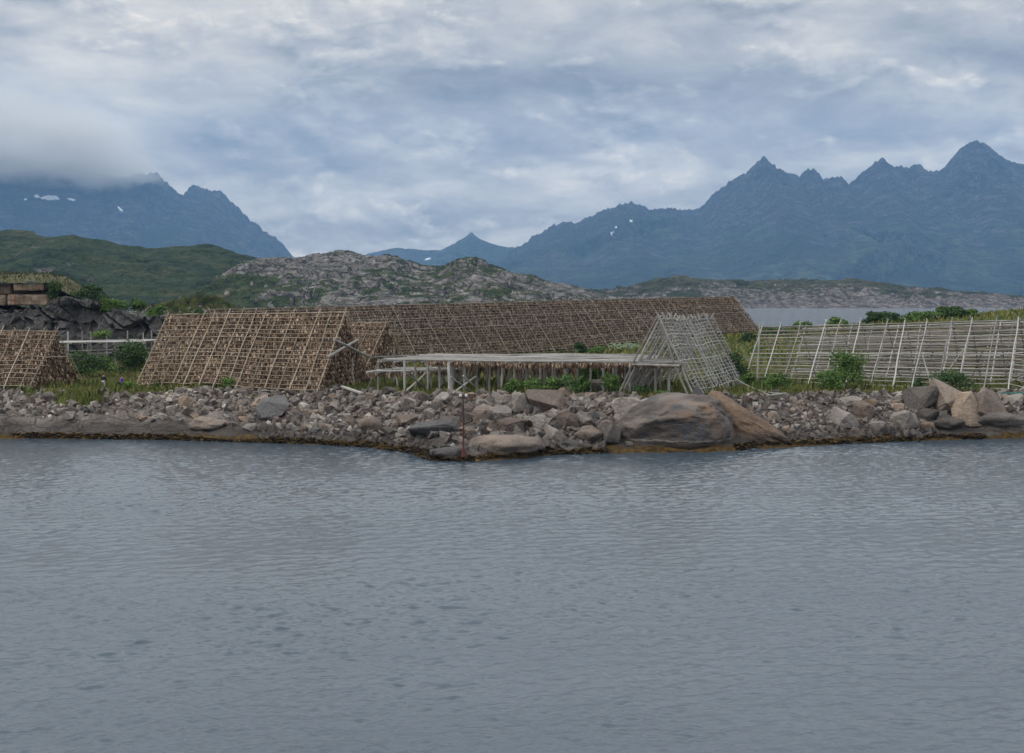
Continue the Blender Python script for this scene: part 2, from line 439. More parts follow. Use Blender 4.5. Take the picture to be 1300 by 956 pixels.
def plain(name, c, rough=0.7):
    m, n = mat(name)
    g = n.node('ShaderNodeNewGeometry')
    col = n.mix(n.noise(g.outputs['Position'], 3, 4, 0.6), tuple(q * 0.7 for q in c), tuple(min(1, q * 1.25) for q in c))
    n.bsdf(col, rough, None, 0.3)
    return m
M['rust'] = plain('rusty_red_iron', (0.095, 0.026, 0.018))
M['rust_dark'] = plain('dark_rusty_iron', (0.055, 0.028, 0.022))
M['white_paint'] = plain('white_paint', (0.55, 0.55, 0.55))
M['rope'] = plain('pale_green_rope', (0.30, 0.36, 0.30))
M['teal'] = plain('teal_net_rope', (0.02, 0.17, 0.15))
M['skin'] = plain('skin', (0.45, 0.27, 0.20))
M['navy'] = plain('dark_navy_cloth', (0.018, 0.022, 0.035))
M['whitecloth'] = plain('white_cloth', (0.60, 0.60, 0.60))
M['purple'] = plain('purple_cloth', (0.17, 0.09, 0.33))
M['jeans'] = plain('dark_cloth', (0.035, 0.035, 0.05))
M['hair'] = plain('brown_hair', (0.04, 0.025, 0.018))
M['soil'] = plain('earth', (0.07, 0.055, 0.035))

def water_mat():
    m, n = mat('sea_water')
    g = n.node('ShaderNodeNewGeometry'); pos = g.outputs['Position']
    gust = n.noise(n.vm('MULTIPLY', pos, (0.03, 0.05, 1)), 1.0, 4, 0.6)
    p1 = n.vm('MULTIPLY', pos, (0.75, 1.3, 1))
    r1 = n.noise(p1, 4.6, 4, 0.6, 0.2); r2 = n.noise(n.vm('MULTIPLY', pos, (0.6, 1.0, 1)), 14.0, 3, 0.5)
    h = n.m('MULTIPLY', n.m('ADD', n.m('MULTIPLY', r1, 0.05), n.m('MULTIPLY', r2, 0.014)), n.m('MULTIPLY', n.mr(gust, 0.3, 0.7, 0.6, 1.2), n.mr(n.sep(pos)[1], 126, 150, 1.0, 6.0)))
    nn = n.bump(h, 0.7, 1.0)
    p = n.bsdf((0.046, 0.064, 0.082), 0.08, nn, 0.5)
    p.inputs['IOR'].default_value = 1.33
    return m
M['water'] = water_mat()

# ------------------------------------------------------------------ terrain of the near shore
shore_px = [(-700, 548), (-300, 552), (-80, 555), (0, 556), (100, 557), (200, 558), (300, 561), (400, 564), (470, 568), (520, 574), (548, 583), (600, 585), (650, 582), (700, 577),
            (790, 575), (900, 574), (935, 572), (960, 569), (1000, 567), (1100, 562), (1200, 558), (1300, 556), (1400, 552), (1700, 545), (2100, 540)]
top_px = [(-700, 488), (-300, 490), (-80, 493), (0, 495), (50, 497), (95, 499), (140, 498), (165, 493), (300, 494), (400, 497), (480, 499), (560, 503), (640, 503), (700, 504), (800, 505),
          (900, 504), (950, 502), (1000, 501), (1100, 500), (1200, 499), (1300, 500), (1400, 497), (1700, 490), (2100, 485)]
_s = np.array([tuple(on(x, y, 0.0)) for x, y in shore_px]); _t = np.array([tuple(on(x, y, 3.4)) for x, y in top_px])

def shore_y(X): return np.interp(X, _s[:, 0], _s[:, 1])
def top_y(X): return np.interp(X, _t[:, 0], _t[:, 1])

def terrain_t(X, Y):
    ys, yt = shore_y(X), np.maximum(top_y(X), shore_y(X) + 6)
    return (Y - ys) / (yt - ys)

def veg_t(X):
    """where on the bank (0 water, 1 crest) the grass begins"""
    return 1 - 0.42 * np.exp(-((np.asarray(X, float) + 37.0) / 5.5) ** 2) - 0.12 * np.exp(-((np.asarray(X, float) + 46.0) / 5.0) ** 2)

def terrain_z(X, Y, detail=True):
    X = np.asarray(X, float); Y = np.asarray(Y, float)
    wob = 1.2 * fbm(X * 0.12, Y * 0.02, 3.0, 4) if detail else 0
    t = terrain_t(X, Y + wob * 0.8)
    bank = np.where(t < 0, np.maximum(t * 6, -3), 3.4 * np.clip(t, 0, 1) ** 0.85)
    # smooth bedrock shelves near the water at either end of the bank
    shelf = np.maximum(sstep(-18, -27, X), sstep(36, 42, X))
    low = sstep(0.0, 0.12, t) * sstep(1.0, 0.45, t)
    bank = bank + shelf * low * (0.50 + 0.7 * fbm(X * 0.19, Y * 0.36, 7.7, 6, .58) + 0.35 * (cells(X * .35, Y * .55, 4.0)[0] - .5))
    bank = bank + 0.22 * sstep(0, 0.2, t) * fbm(X * 0.35, Y * 0.35, 1.1, 4) * sstep(1.6, 0.9, t)
    inland = sstep(0.95, 1.6, t)
    z = bank + inland * 0.22 * fbm(X * 0.06, Y * 0.06, 2.2, 4)
    z = z + 6.6 * np.exp(-((X - 100) / 56) ** 2 - ((Y - 215) / 34) ** 2)
    z = z - 0.75 * np.exp(-((X + 37.5) / 3.5) ** 2 - ((Y - 136.5) / 4.5) ** 2)
    z = z + 1.0 * sstep(150, 260, Y)
    back = sstep(335, 375, Y + 12 * fbm(X * 0.02, Y * 0.0, 5.0, 3))
    return z * (1 - back) - 2.5 * back

def zt(x, y): return float(terrain_z(np.array([x]), np.array([y]))[0])

def hit(px, py, y0=98.0, y1=380.0):
    r = ray(px, py)
    Y = np.linspace(y0, y1, 1600)
    t = Y / r[1]
    X = r[0] * t; Z = CAM_Z + r[2] * t
    below = np.nonzero(Z < terrain_z(X, Y))[0]
    i = below[0] if len(below) else len(Y) - 1
    return Vector((X[i], Y[i], Z[i]))

def build_terrain():
    xs = np.concatenate([np.linspace(-260, -66, 80)[:-1], np.linspace(-66, 66, 380), np.linspace(66, 260, 80)[1:]])
    ys = np.concatenate([np.linspace(90, 101, 12)[:-1], np.linspace(101, 150, 150), np.linspace(150, 400, 170)[1:]])
    X, Y = np.meshgrid(xs, ys)
    Z = terrain_z(X, Y)
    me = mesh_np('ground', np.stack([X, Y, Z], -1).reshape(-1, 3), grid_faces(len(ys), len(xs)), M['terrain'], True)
    t = terrain_t(X, Y)
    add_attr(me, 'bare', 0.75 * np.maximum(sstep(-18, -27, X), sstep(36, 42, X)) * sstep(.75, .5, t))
    add_attr(me, 'rock', sstep(1.06, 0.92, t + 1 - veg_t(X)))
    tag(link('ground', me), 'low grassy shore with a stony bank at the water', 'ground', kind='structure')
build_terrain()

# ------------------------------------------------------------------ water: rippled near the camera, flat to the horizon, one sheet
def build_water():
    xs = np.linspace(-72, 72, 1300)
    ys = np.concatenate([np.linspace(24, 60, 420)[:-1], np.linspace(60, 134, 560)])
    X, Y = np.meshgrid(xs, ys)
    Z = np.zeros_like(X)
    N = 90
    gust = 0.75 + 0.6 * fbm(X * 0.035, Y * 0.06, 4.4, 3)
    for i in range(N):
        lam = 0.32 * (1.5 / 0.32) ** (rng.random() ** 1.7)
        th = R(-74 + rng.normal(0, 42))
        k = 2 * math.pi / lam
        a = 0.155 * math.sqrt(2 / N) / k
        ph = k * (X * math.cos(th) + Y * math.sin(th)) + rng.random() * 6.28
        Z += a * (np.sin(ph) + 0.3 * np.cos(2 * ph))
    Z *= np.clip(gust, 0.3, 1.6)
    ed = np.minimum.reduce([sstep(-72, -65, X), sstep(72, 65, X), sstep(24, 27, Y), sstep(134, 128, Y)])
    Z *= ed
    V = np.stack([X, Y, Z], -1)
    ny, nx = X.shape
    V = V.reshape(-1, 3)
    fs = [grid_faces(ny, nx)]
    # outer apron sharing the border vertices
    idx = np.arange(ny * nx).reshape(ny, nx)
    B = 12100.0
    base = len(V)
    corners = np.array([[-B, -B, 0], [B, -B, 0], [B, B, 0], [-B, B, 0]], float)
    V = np.concatenate([V, corners])
    c = [base + i for i in range(4)]
    tri = []
    def fan(edge, corner):
        for a, b in zip(edge[:-1], edge[1:]): tri.append((a, b, corner))
    bot, rgt, top, lft = idx[0, ::-1], idx[::-1, -1], idx[-1, :], idx[:, 0]
    fan(bot, c[0]); fan(rgt, c[1]); fan(top, c[2]); fan(lft, c[3])
    tri += [(idx[0, -1], c[0], c[1]), (idx[-1, -1], c[1], c[2]), (idx[-1, 0], c[2], c[3]), (idx[0, 0], c[3], c[0])]
    fs.append(np.array(tri))
    me = mesh_np('water', V, fs, M['water'], True)
    bm = bmesh.new(); bm.from_mesh(me); bmesh.ops.recalc_face_normals(bm, faces=bm.faces)
    bm.faces.ensure_lookup_table()
    if bm.faces[0].normal.z < 0: bmesh.ops.reverse_faces(bm, faces=bm.faces)
    bm.to_mesh(me); bm.free()
    tag(link('water', me), 'grey blue rippled sea', 'sea', kind='structure')
build_water()

# ------------------------------------------------------------------ hills and mountains
def make_range(name, label, ridge, D, front, backd, mat_, base=-3.0, nu=500, nv=90, amp=4.0, nscale=60.0, style='hill', power=0.8, Dvar=0.0, snow=(), rock=0.5, rockfn=None, blocks=0.0, jag=0.0):
    ridge = np.array(ridge, float)
    px = np.linspace(ridge[0, 0], ridge[-1, 0], nu)
    py = np.interp(px, ridge[:, 0], ridge[:, 1])
    ker = np.ones(3) / 3
    py = np.convolve(np.pad(py, 1, 'edge'), ker, 'valid')
    if jag: py = py + jag * (fbm(px * 0.05, 0.3, 0.7, 6, 0.78))
    Dr = D + Dvar * fbm(px * 0.006, 1.5, 2.5, 3)
    rx = np.array([ray(a, b) for a, b in zip(px, py)])
    zr = CAM_Z + rx[:, 2] / rx[:, 1] * Dr
    azx = rx[:, 0] / rx[:, 1]
    nb = nv // 4
    v = np.concatenate([np.linspace(0, 1, nv), 1 + np.linspace(0, 1, nb + 1)[1:]])
    U, Vv = np.meshgrid(np.arange(nu), v)
    zrU, DrU = zr[U], Dr[U]
    Yd = np.where(Vv <= 1, DrU - front * (1 - Vv), DrU + backd * (Vv - 1))
    X = azx[U] * DrU + (azx[U]) * (Yd - DrU) * 0.6
    prof = np.where(Vv <= 1, np.clip(Vv, 0, 1) ** power, 1 - np.clip(Vv - 1, 0, 1) ** 1.5)
    s = 1.0 / nscale
    if style == 'mount':
        wx = X + 0.5 * nscale * fbm(X * s * 0.5, Yd * s * 0.5, 1.0, 4)
        rd = ridged(wx * s, Yd * s * 0.45, 0.3, 6, 0.52)
        rel = (rd - 0.6) * amp
        body = np.sin(np.clip(Vv, 0, 1) * math.pi) ** 0.7
        n = rel * body * np.clip((zrU - base) / 500.0, 0.15, 1.2)
        n = n + 0.16 * amp * fbm(X * s * 5, Yd * s * 5, 0.9, 5) * np.clip(Vv * 4, 0, 1) * np.clip((1.02 - Vv) * 6, 0.12, 1)
        Z = base + (zrU - base) * prof + n
        cap = base + (zrU - base) * np.clip(Vv + 0.03, 0, 1) + 4
        Z = np.where(Vv <= 1, np.minimum(Z, cap + 0 * Z), Z)
    else:
        n = amp * fbm(X * s, Yd * s, 0.3, 6, 0.55)
        if blocks:
            wx = X + 6 * fbm(X * 0.03, Yd * 0.03, 2, 3); wy = Yd + 6 * fbm(X * 0.03, Yd * 0.03, 9, 3)
            c1, e1 = cells(wx / (nscale * 0.45), wy / (nscale * 0.6), 0.2)
            c2, e2 = cells(wx / (nscale * 0.16), wy / (nscale * 0.22), 0.7)
            n = n + blocks * (c1 - 0.5) * sstep(0, 0.12, e1) + 0.45 * blocks * (c2 - 0.5) * sstep(0, 0.15, e2) - 0.35 * blocks * sstep(0.12, 0, e1)
        Z = base + (zrU - base) * prof + n * sstep(0.0, 0.12, Vv) * np.where(Vv > 1, 1, 1 - 0.45 * sstep(0.85, 1.0, Vv))
    P = np.stack([X, Yd, Z], -1)
    me = mesh_np(name, P.reshape(-1, 3), grid_faces(len(v), nu), mat_, True)
    pxU = px[U]
    dep = np.maximum(Yd, 1)
    pyv = 378 - (Z - CAM_Z) / dep * F
    rk = np.full(P.shape[:2], rock) if rockfn is None else rockfn(pxU, pyv, Vv)
    if style == 'mount': rk = rk + 0.55 * np.clip(rd - 0.55, -1, 1) * np.clip(Vv * 3, 0, 1)
    add_attr(me, 'rock', rk)
    sn = np.zeros(P.shape[:2])
    for (sx, sy, a, b, rot) in snow:
        dx, dy = pxU - sx, pyv - sy
        c_, s_ = math.cos(rot), math.sin(rot)
        u_, w_ = (dx * c_ + dy * s_) / a, (-dx * s_ + dy * c_) / b
        sn = np.maximum(sn, 1.1 - 0.6 * np.sqrt(u_ * u_ + w_ * w_))
    add_attr(me, 'snow', sn)
    return tag(link(name, me), label, 'mountain' if style == 'mount' else 'hill', kind='structure')

make_range('mountain_range', 'jagged blue mountain range with sharp peaks across the sound',
    [(560, 362), (600, 346), (640, 328), (672, 305), (700, 287), (718, 282), (730, 283), (760, 271), (800, 258), (812, 263), (826, 268), (840, 265), (862, 267), (885, 268), (897, 256), (912, 244), (930, 230), (945, 222),
     (958, 208), (970, 200), (984, 212), (1000, 222), (1014, 225), (1026, 219), (1032, 218), (1044, 229), (1056, 226), (1066, 224), (1076, 235), (1086, 233), (1098, 218), (1110, 208), (1119, 204),
     (1132, 212), (1146, 214), (1160, 210), (1168, 211), (1177, 221), (1186, 222), (1198, 214), (1212, 198), (1226, 184), (1240, 180), (1254, 188), (1266, 200), (1280, 206), (1300, 207),
     (1340, 222), (1400, 200), (1480, 240), (1600, 250), (1750, 300)],
    8600, 2600, 2500, M['mountain'], nu=1300, nv=170, amp=190, nscale=520, style='mount', power=0.85, Dvar=350, jag=3.4,
    snow=[(772, 296, 5, 1.4, -0.5), (796, 281, 2, 1.5, 0), (777, 289, 2, 1.2, 0), (1288, 277, 3, 2, 0)], rockfn=lambda a, b, v: 0.22 + 0.55 * sstep(310, 225, b))
make_range('distant_mountain', 'faint far blue mountain with a small pointed summit',
    [(380, 345), (440, 330), (470, 322), (500, 316), (530, 317), (560, 318), (576, 310), (586, 304), (592, 300), (596, 295), (599, 293.5), (603, 299), (608, 303), (622, 308), (640, 314), (680, 318), (760, 330), (900, 340)],
    10000, 1800, 1500, M['mountain'], nu=420, nv=90, amp=150, nscale=600, style='mount', power=0.85, jag=0.8, snow=[(545, 329, 4, 1.2, -0.3)], rockfn=lambda a, b, v: 0.2 + 0 * a)
make_range('cloudy_mountain', 'dark blue craggy mountain with snow patches and its summit in cloud',
    [(-500, 215), (-350, 190), (-200, 200), (-100, 190), (0, 200), (60, 205), (110, 215), (150, 226), (180, 224), (192, 219), (199, 217), (206, 227), (214, 233), (222, 243), (230, 248), (234, 246), (240, 237), (246, 234), (254, 237),
     (268, 241), (282, 246), (296, 260), (312, 276), (330, 290), (350, 304), (366, 320), (380, 330), (420, 350), (480, 365)],
    9400, 2600, 2200, M['mountain'], nu=900, nv=150, amp=210, nscale=600, style='mount', power=0.85, Dvar=200, jag=3.4,
    snow=[(88, 252, 11, 3, 0.05), (70, 250, 5, 2, 0.3), (112, 254, 6, 1.4, 0.2), (174, 266, 7, 1.1, 0.6), (4, 261, 5, 4, 0.3), (10, 270, 3, 2, 0), (58, 254, 2, 1.5, 0)], rockfn=lambda a, b, v: 0.30 + 0.45 * sstep(320, 245, b))
make_range('green_hill', 'dark green heather hill with purplish crags behind the cliff',
    [(-500, 330), (-300, 306), (-100, 299), (0, 297), (50, 300), (115, 300), (150, 307), (185, 315), (225, 313), (260, 314), (295, 321), (340, 330), (400, 345), (480, 362), (560, 376)],
    1350, 480, 300, M['hill_green'], nu=620, nv=130, amp=7.5, nscale=85, power=0.7, blocks=2.2, rockfn=lambda a, b, v: 0.43 + 0.55 * np.exp(-((a - 112) / 26) ** 2 - ((b - 347) / 20) ** 2) + 0.4 * np.exp(-((a - 20) / 25) ** 2 - ((b - 345) / 14) ** 2) + 0.18 * np.exp(-((a - 20) / 60) ** 2 - ((b - 312) / 10) ** 2) + 0.2 * sstep(285, 330, a) * sstep(355, 330, b), jag=0.8)
make_range('rocky_hill', 'long hump of bare grey rock with green gullies behind the racks',
    [(180, 392), (230, 374), (280, 352), (310, 331), (340, 326), (375, 327), (392, 322), (405, 320), (436, 320), (450, 323), (468, 326), (500, 327), (520, 331), (545, 338), (562, 340), (578, 333), (594, 329), (610, 332), (628, 337), (650, 346),
     (675, 350), (700, 357), (730, 365), (760, 374), (800, 384)],
    1080, 300, 200, M['hill_rock'], nu=800, nv=170, amp=3.6, nscale=46, power=0.62, blocks=4.2, rockfn=lambda a, b, v: 0.78 - 0.7 * np.exp(-((a - 300) / 60) ** 2) * sstep(345, 360, b) - 0.4 * np.exp(-((a - 575) / 14) ** 2 - ((b - 352) / 14) ** 2) - 0.35 * np.exp(-((a - 640) / 25) ** 2 - ((b - 372) / 8) ** 2), jag=1.2)
make_range('low_island', 'low island of pale bare rock and heather across the channel',
    [(620, 378), (680, 372), (740, 367), (775, 366), (800, 363), (820, 358), (838, 354), (856, 352), (880, 354), (910, 355), (940, 356), (965, 358), (985, 356), (1030, 357), (1060, 355), (1088, 354), (1105, 356), (1128, 358), (1150, 363), (1172, 366), (1192, 365), (1215, 369),
     (1254, 373), (1300, 376), (1360, 379), (1450, 374), (1600, 379), (1750, 386)],
    1800, 190, 250, M['isle'], base=-1.5, nu=900, nv=110, amp=3.2, nscale=52, power=0.7, blocks=4.0, rockfn=lambda a, b, v: 0.70 + 0.5 * sstep(376, 384, b) - 0.22 * sstep(368, 358, b), jag=0.9)
make_range('grassy_knoll', 'small rounded knoll of turf and grey rock behind the cliff',
    [(150, 412), (175, 396), (195, 385), (215, 380), (235, 376), (255, 375), (275, 377), (290, 383), (303, 392), (318, 402), (330, 412)],
    330, 26, 30, M['knoll'], base=2.0, nu=160, nv=60, amp=0.9, nscale=9, power=0.6, blocks=1.4, rockfn=lambda a, b, v: 0.25 + 0.3 * sstep(382, 390, b), jag=0.8)

# ------------------------------------------------------------------ cloud bank on the left summit, a volume inside the haze
def build_cloud_bank():
    m, n = mat('summit_cloud')
    g = n.node('ShaderNodeNewGeometry'); pos = g.outputs['Position']
    x, y, z = n.sep(pos)
    w = n.noise(n.vm('MULTIPLY', pos, (1 / 380, 1 / 600, 1 / 230)), 1.0, 6, 0.62)
    w2 = n.noise(n.vm('MULTIPLY', pos, (1 / 900, 1 / 900, 1 / 300)), 1.0, 3, 0.5)
    zz = n.m('ADD', z, n.m('MULTIPLY', n.m('SUBTRACT', w, 0.5), 420.0))
    low = n.mr(zz, 690, 830)
    xr = n.m('ADD', x, n.m('MULTIPLY', n.m('SUBTRACT', w2, 0.5), 1300.0))
    side = n.mr(xr, -2330, -2800)
    yb = n.m('MULTIPLY', n.mr(y, 7000, 7700), n.mr(y, 10400, 9600))
    topf = n.mr(zz, 1270, 930)
    d = n.m('MULTIPLY', n.m('MULTIPLY', low, side), n.m('MULTIPLY', yb, topf))
    v = n.node('ShaderNodeVolumePrincipled')
    v.inputs['Color'].default_value = (0.90, 0.86, 0.80, 1)
    n.put(v.inputs['Density'], n.m('MULTIPLY', d, 0.0055))
    o = n.node('ShaderNodeOutputMaterial'); n.l.new(v.outputs[0], o.inputs['Volume'])
    mb = MB(); mb.box((-4300, 8700, 990), (4400, 3400, 880))
    ob = mb.build('cloud_bank', m)
    tag(ob, 'grey cloud bank hanging over the snow-patched mountain summit', 'cloud', kind='stuff')
CLOUD_BANK = True
if CLOUD_BANK: build_cloud_bank()

def build_haze():
    m, n = mat('haze_air')
    v = n.node('ShaderNodeVolumePrincipled')
    v.inputs['Color'].default_value = (0.34, 0.62, 1.0, 1)
    v.inputs['Density'].default_value = 5.0e-5
    o = n.node('ShaderNodeOutputMaterial'); n.l.new(v.outputs[0], o.inputs['Volume'])
    mb = MB(); mb.box((0, 0, 746), (24400, 24400, 1500))
    tag(mb.build('haze', m), 'thin blue haze in the air over the sound', 'haze', kind='stuff')
build_haze()

# ------------------------------------------------------------------ rocks
def hull_np(seed, npts=14, flat=(1, 1, 1)):
    r = np.random.default_rng(seed)
    p = r.normal(size=(npts, 3)); p /= np.linalg.norm(p, axis=1, keepdims=True)
    p = np.sign(p) * np.abs(p) ** 0.75 * r.uniform(0.75, 1.0, (npts, 1)) * np.array(flat)
    bm = bmesh.new()
    for q in p: bm.verts.new(q)
    res = bmesh.ops.convex_hull(bm, input=bm.verts)
    junk = [e for e in res['geom_interior'] + res['geom_unused'] if isinstance(e, bmesh.types.BMVert)]
    if junk: bmesh.ops.delete(bm, geom=list(set(junk)), context='VERTS')
    bmesh.ops.recalc_face_normals(bm, faces=bm.faces)
    return bm

def norm_bm(bm):
    co = np.array([v.co for v in bm.verts]); lo, hi = co.min(0), co.max(0)
    for v in bm.verts: v.co = Vector(((np.array(v.co) - (lo + hi) / 2) / (hi - lo)))

def rock_mesh(seed, kind='angular'):
    me = bpy.data.meshes.new('rock')
    if kind == 'angular':
        bm = hull_np(seed, 15)
        bmesh.ops.bevel(bm, geom=list(bm.edges), offset=0.028, segments=1, affect='EDGES')
        bmesh.ops.triangulate(bm, faces=bm.faces)
        bmesh.ops.subdivide_edges(bm, edges=bm.edges, cuts=2, use_grid_fill=True)
        norm_bm(bm)
        co = np.array([v.co for v in bm.verts])
        d = 0.05 * fbm(co[:, 0] * 4 + seed, co[:, 1] * 4, co[:, 2] * 4, 4, .6)
        for v, q in zip(bm.verts, d): v.co *= 1 + 1.6 * q
    else:
        bm = bmesh.new(); bmesh.ops.create_icosphere(bm, subdivisions=4, radius=0.5)
        co = np.array([v.co for v in bm.verts])
        d = 0.30 * fbm(co[:, 0] * 2.2 + seed, co[:, 1] * 2.2, co[:, 2] * 2.2, 5, 0.45)
        cv, ce = cells(co[:, 0] * 2.4 + seed, co[:, 1] * 2.4, co[:, 2] * 2.4)
        d = d + 0.10 * (cv - 0.5) * sstep(0, 0.2, ce) - 0.05 * sstep(0.12, 0, ce)
        for v, q in zip(bm.verts, d): v.co *= 1 + q
        norm_bm(bm)
        for f in bm.faces: f.smooth = True
    bm.to_mesh(me); bm.free()
    return me
ANG = [rock_mesh(100 + i) for i in range(14)]
RND = [rock_mesh(200 + i, 'round') for i in range(6)]
_meshcache = {}
def with_mat(me, mk):
    k = (me.name, mk)
    if k not in _meshcache:
        c = me.copy(); c.materials.clear(); c.materials.append(M[mk]); _meshcache[k] = c
    return _meshcache[k]

MADE = []        # (x, y, radius) of single boulders
def boulder(px, py, wpx, hpx, mk, label=None, group=None, kind='a', seed=None, rot=0.0, tilt=0.0, depth=1.0, name='boulder', sink=0.12, Y=None):
    """px,py: middle of its foot in the photograph; size in photo pixels"""
    p = hit(px, py) if Y is None else at(px, py, Y)
    s = p.y / F
    w, h = wpx * s, hpx * s * 1.06
    seed = random.randrange(1000) if seed is None else seed
    me = with_mat((ANG if kind == 'a' else RND)[seed % (14 if kind == 'a' else 6)], mk)
    o = link(name, me)
    o.scale = (w, (w * 0.5 + h * 0.5) * depth, h)
    o.rotation_euler = (random.uniform(-.1, .1), tilt, rot)
    o.location = (p.x, p.y + 0.25 * w * depth, p.z + h * (0.5 - sink))
    tag(o, label, 'boulder', group)
    MADE.append((p.x, p.y + 0.25 * w * depth, w * 0.5))
    return o

def big_boulder(name, label, c, size, mk, seed, lean=None, sub=6, na=0.22, nf=1.3, crk=0.03, ex=0.76):
    """an individually sculpted large rock; c = centre of its foot, size = (w, d, h)"""
    bm = bmesh.new(); bmesh.ops.create_icosphere(bm, subdivisions=sub, radius=1.0)
    co = np.array([v.co for v in bm.verts])
    q = np.sign(co) * np.abs(co) ** ex
    d = na * fbm(q[:, 0] * nf + seed, q[:, 1] * nf, q[:, 2] * nf, 6, 0.45)
    cr = ridged(q[:, 0] * 1.1 + seed * 2, q[:, 1] * 1.1, q[:, 2] * 2.4, 3)
    d = d - crk * sstep(1.05, 1.35, cr)
    q = q * (1 + d)[:, None]
    q = q * np.array(size) / 2
    q[:, 2] += size[2] * 0.36
    if lean is not None: q = lean(q)
    for v, z in zip(bm.verts, q): v.co = z
    for f in bm.faces: f.smooth = True
    me = bpy.data.meshes.new(name); bm.to_mesh(me); bm.free(); me.materials.append(M[mk])
    o = link(name, me); o.location = c
    tag(o, label, 'boulder')
    MADE.append((c[0], c[1], size[0] * 0.48))
    return o

# the great rounded boulder and its neighbours
def lean_big(q):
    q[:, 2] = np.where(q[:, 2] > 3.2, 3.2 + (q[:, 2] - 3.2) * 0.55, q[:, 2])
    # higher and steeper at its right end, drawn out low to the left
    f = np.clip((q[:, 0] + 5.2) / 10.4, 0, 1)
    q[:, 2] *= 0.80 + 0.22 * sstep(0.05, 0.5, f)
    return q
big_boulder('boulder', 'huge smooth rounded boulder at the waterline with a pale tide line and blue-grey streaks', on(861, 571, 0.0) + Vector((0.15, 2.5, -1.0)), (9.7, 7.6, 7.9), 'boulder', 3.3, lean_big, na=0.19, nf=1.15, crk=0.022, ex=0.88)
def lean_wedge(q):
    f = np.clip((q[:, 0] + 3.4) / 6.8, 0, 1)
    q[:, 2] = q[:, 2] * (1.12 - 0.92 * f)
    q[:, 0] += 0.4
    return q
big_boulder('boulder', 'orange-brown wedge of rock sloping down to the water beside the huge rounded boulder', on(946, 567, 0.0) + Vector((0.6, 2.3, -0.7)), (8.4, 6.0, 5.7), 'slope_rock', 8.1, lean_wedge, na=0.14)
boulder(889, 510, 22, 16, 'rock_dark', 'dark jagged stub of rock on top of the huge rounded boulder', seed=3, Y=112.6, tilt=.5, sink=.1)

B = boulder
# singled-out boulders: middle of foot x, y, width, height in photo pixels
B(1177, 526, 52, 40, 'rock_grey', 'flat-topped grey boulder leaning beside the tallest brown pointed boulder', seed=1, tilt=0.12)
B(1209, 529, 50, 49, 'rock_brown', 'tall pointed brown boulder standing highest in the angular cluster under the empty rack', seed=3)
B(1234, 540, 50, 46, 'rock_tan', 'tan slab-faced boulder in front of the tall pointed brown boulder', seed=5, depth=0.7)
B(1256, 533, 46, 44, 'rock_brown', 'smooth brownish-grey boulder at the outer end of the angular cluster', seed=6, tilt=0.2)
B(1152, 547, 36, 27, 'rock_pale', 'pale tilted slab with a flat top below the flat-topped grey boulder', seed=2, tilt=-0.3)
B(1076, 544, 36, 26, 'rock_grey', 'broad grey boulder halfway down the gravelly bank below the green bush', seed=7, tilt=0.2)
B(1096, 530, 30, 22, 'rock_brown', 'dark brown block behind the broad grey boulder on the gravelly bank', seed=8, tilt=0.3)
B(1104, 518, 20, 12, 'rock_tan', 'small rusty red-brown block at the top of the gravelly bank', seed=9)
B(1083, 516, 28, 13, 'rock_pale', 'long pale flat stone at the top of the gravelly bank', seed=10)
B(1181, 541, 30, 24, 'rock_grey', 'grey block wedged under the flat-topped boulder of the angular cluster', seed=11)
B(1178, 549, 26, 15, 'rock_tan', 'small tan stone below the pale tilted slab', seed=12)
B(1089, 561, 24, 20, 'rock_brown', 'rounded brown stone near the weed line below the broad grey boulder', seed=4, kind='r')
B(1119, 552, 30, 18, 'rock_grey', 'low grey block between the pale tilted slab and the weed line', seed=2)
B(1206, 549, 44, 22, 'rock_grey', 'long low grey rock under the tan slab-faced boulder', seed=1, kind='r')
B(1270, 547, 76, 26, 'rock_grey', 'wide smooth ledge of grey rock at the foot of the angular cluster', seed=2, kind='r', depth=0.8)
B(1288, 518, 22, 19, 'rock_pale', 'pale block beside the teal rope at the top of the bank', seed=0)
B(999, 551, 12, 12, 'rock_tan', 'small round orange stone beside the orange-brown wedge', seed=3, kind='r')
B(985, 536, 18, 14, 'rock_brown', 'brown stone above the small round orange stone', seed=5)
B(61, 510, 21, 14, 'rock_grey', 'rounded grey boulder in the grass below the low fish rack', seed=2, kind='r', name='boulder')
B(759, 507, 23, 27, 'rock_pale', 'pale boulder standing in the bushes beneath the flat rack', seed=4, Y=124.5)
B(428, 497, 20, 10, 'rock_dark', 'dark stone by the pale plank at the edge of the grass', seed=1)
B(345, 532, 46, 32, 'rock_dark', 'dark brown split boulder among pale stones below the large fish rack', seed=6, tilt=-0.35, depth=0.7)
B(330, 521, 26, 18, 'rock_tan', 'tan slab leaning on the dark brown split boulder', seed=8, tilt=-0.45)
B(395, 531, 28, 12, 'rock_tan', 'bright orange-tan stone among the pale rubble', seed=3)
B(262, 548, 50, 20, 'rock_brown', 'broad rounded brown ledge above the weed line', seed=4, kind='r')
B(236, 520, 24, 18, 'rock_tan', 'pinkish tan boulder near the top of the pale rubble', seed=2)
B(640, 581, 100, 36, 'rock_brown', 'smooth low brown rock hump beside the rusty pole', seed=0, kind='r', depth=0.9, sink=0.28)
B(575, 583, 62, 22, 'rock_dark', 'dark wet rock under the foot of the rusty pole', seed=3, kind='r', depth=1.0, sink=0.3)
B(549, 556, 62, 22, 'rock_dark', 'long dark slab tilted above the seaweed patch', seed=4, tilt=-0.12, depth=0.8)
B(693, 523, 54, 30, 'rock_brown', 'wide brown-topped boulder at the crest of the bank below the flat rack', seed=13, depth=0.8)
B(664, 522, 28, 24, 'rock_grey', 'grey boulder with a black gap beneath it at the crest of the bank', seed=5)
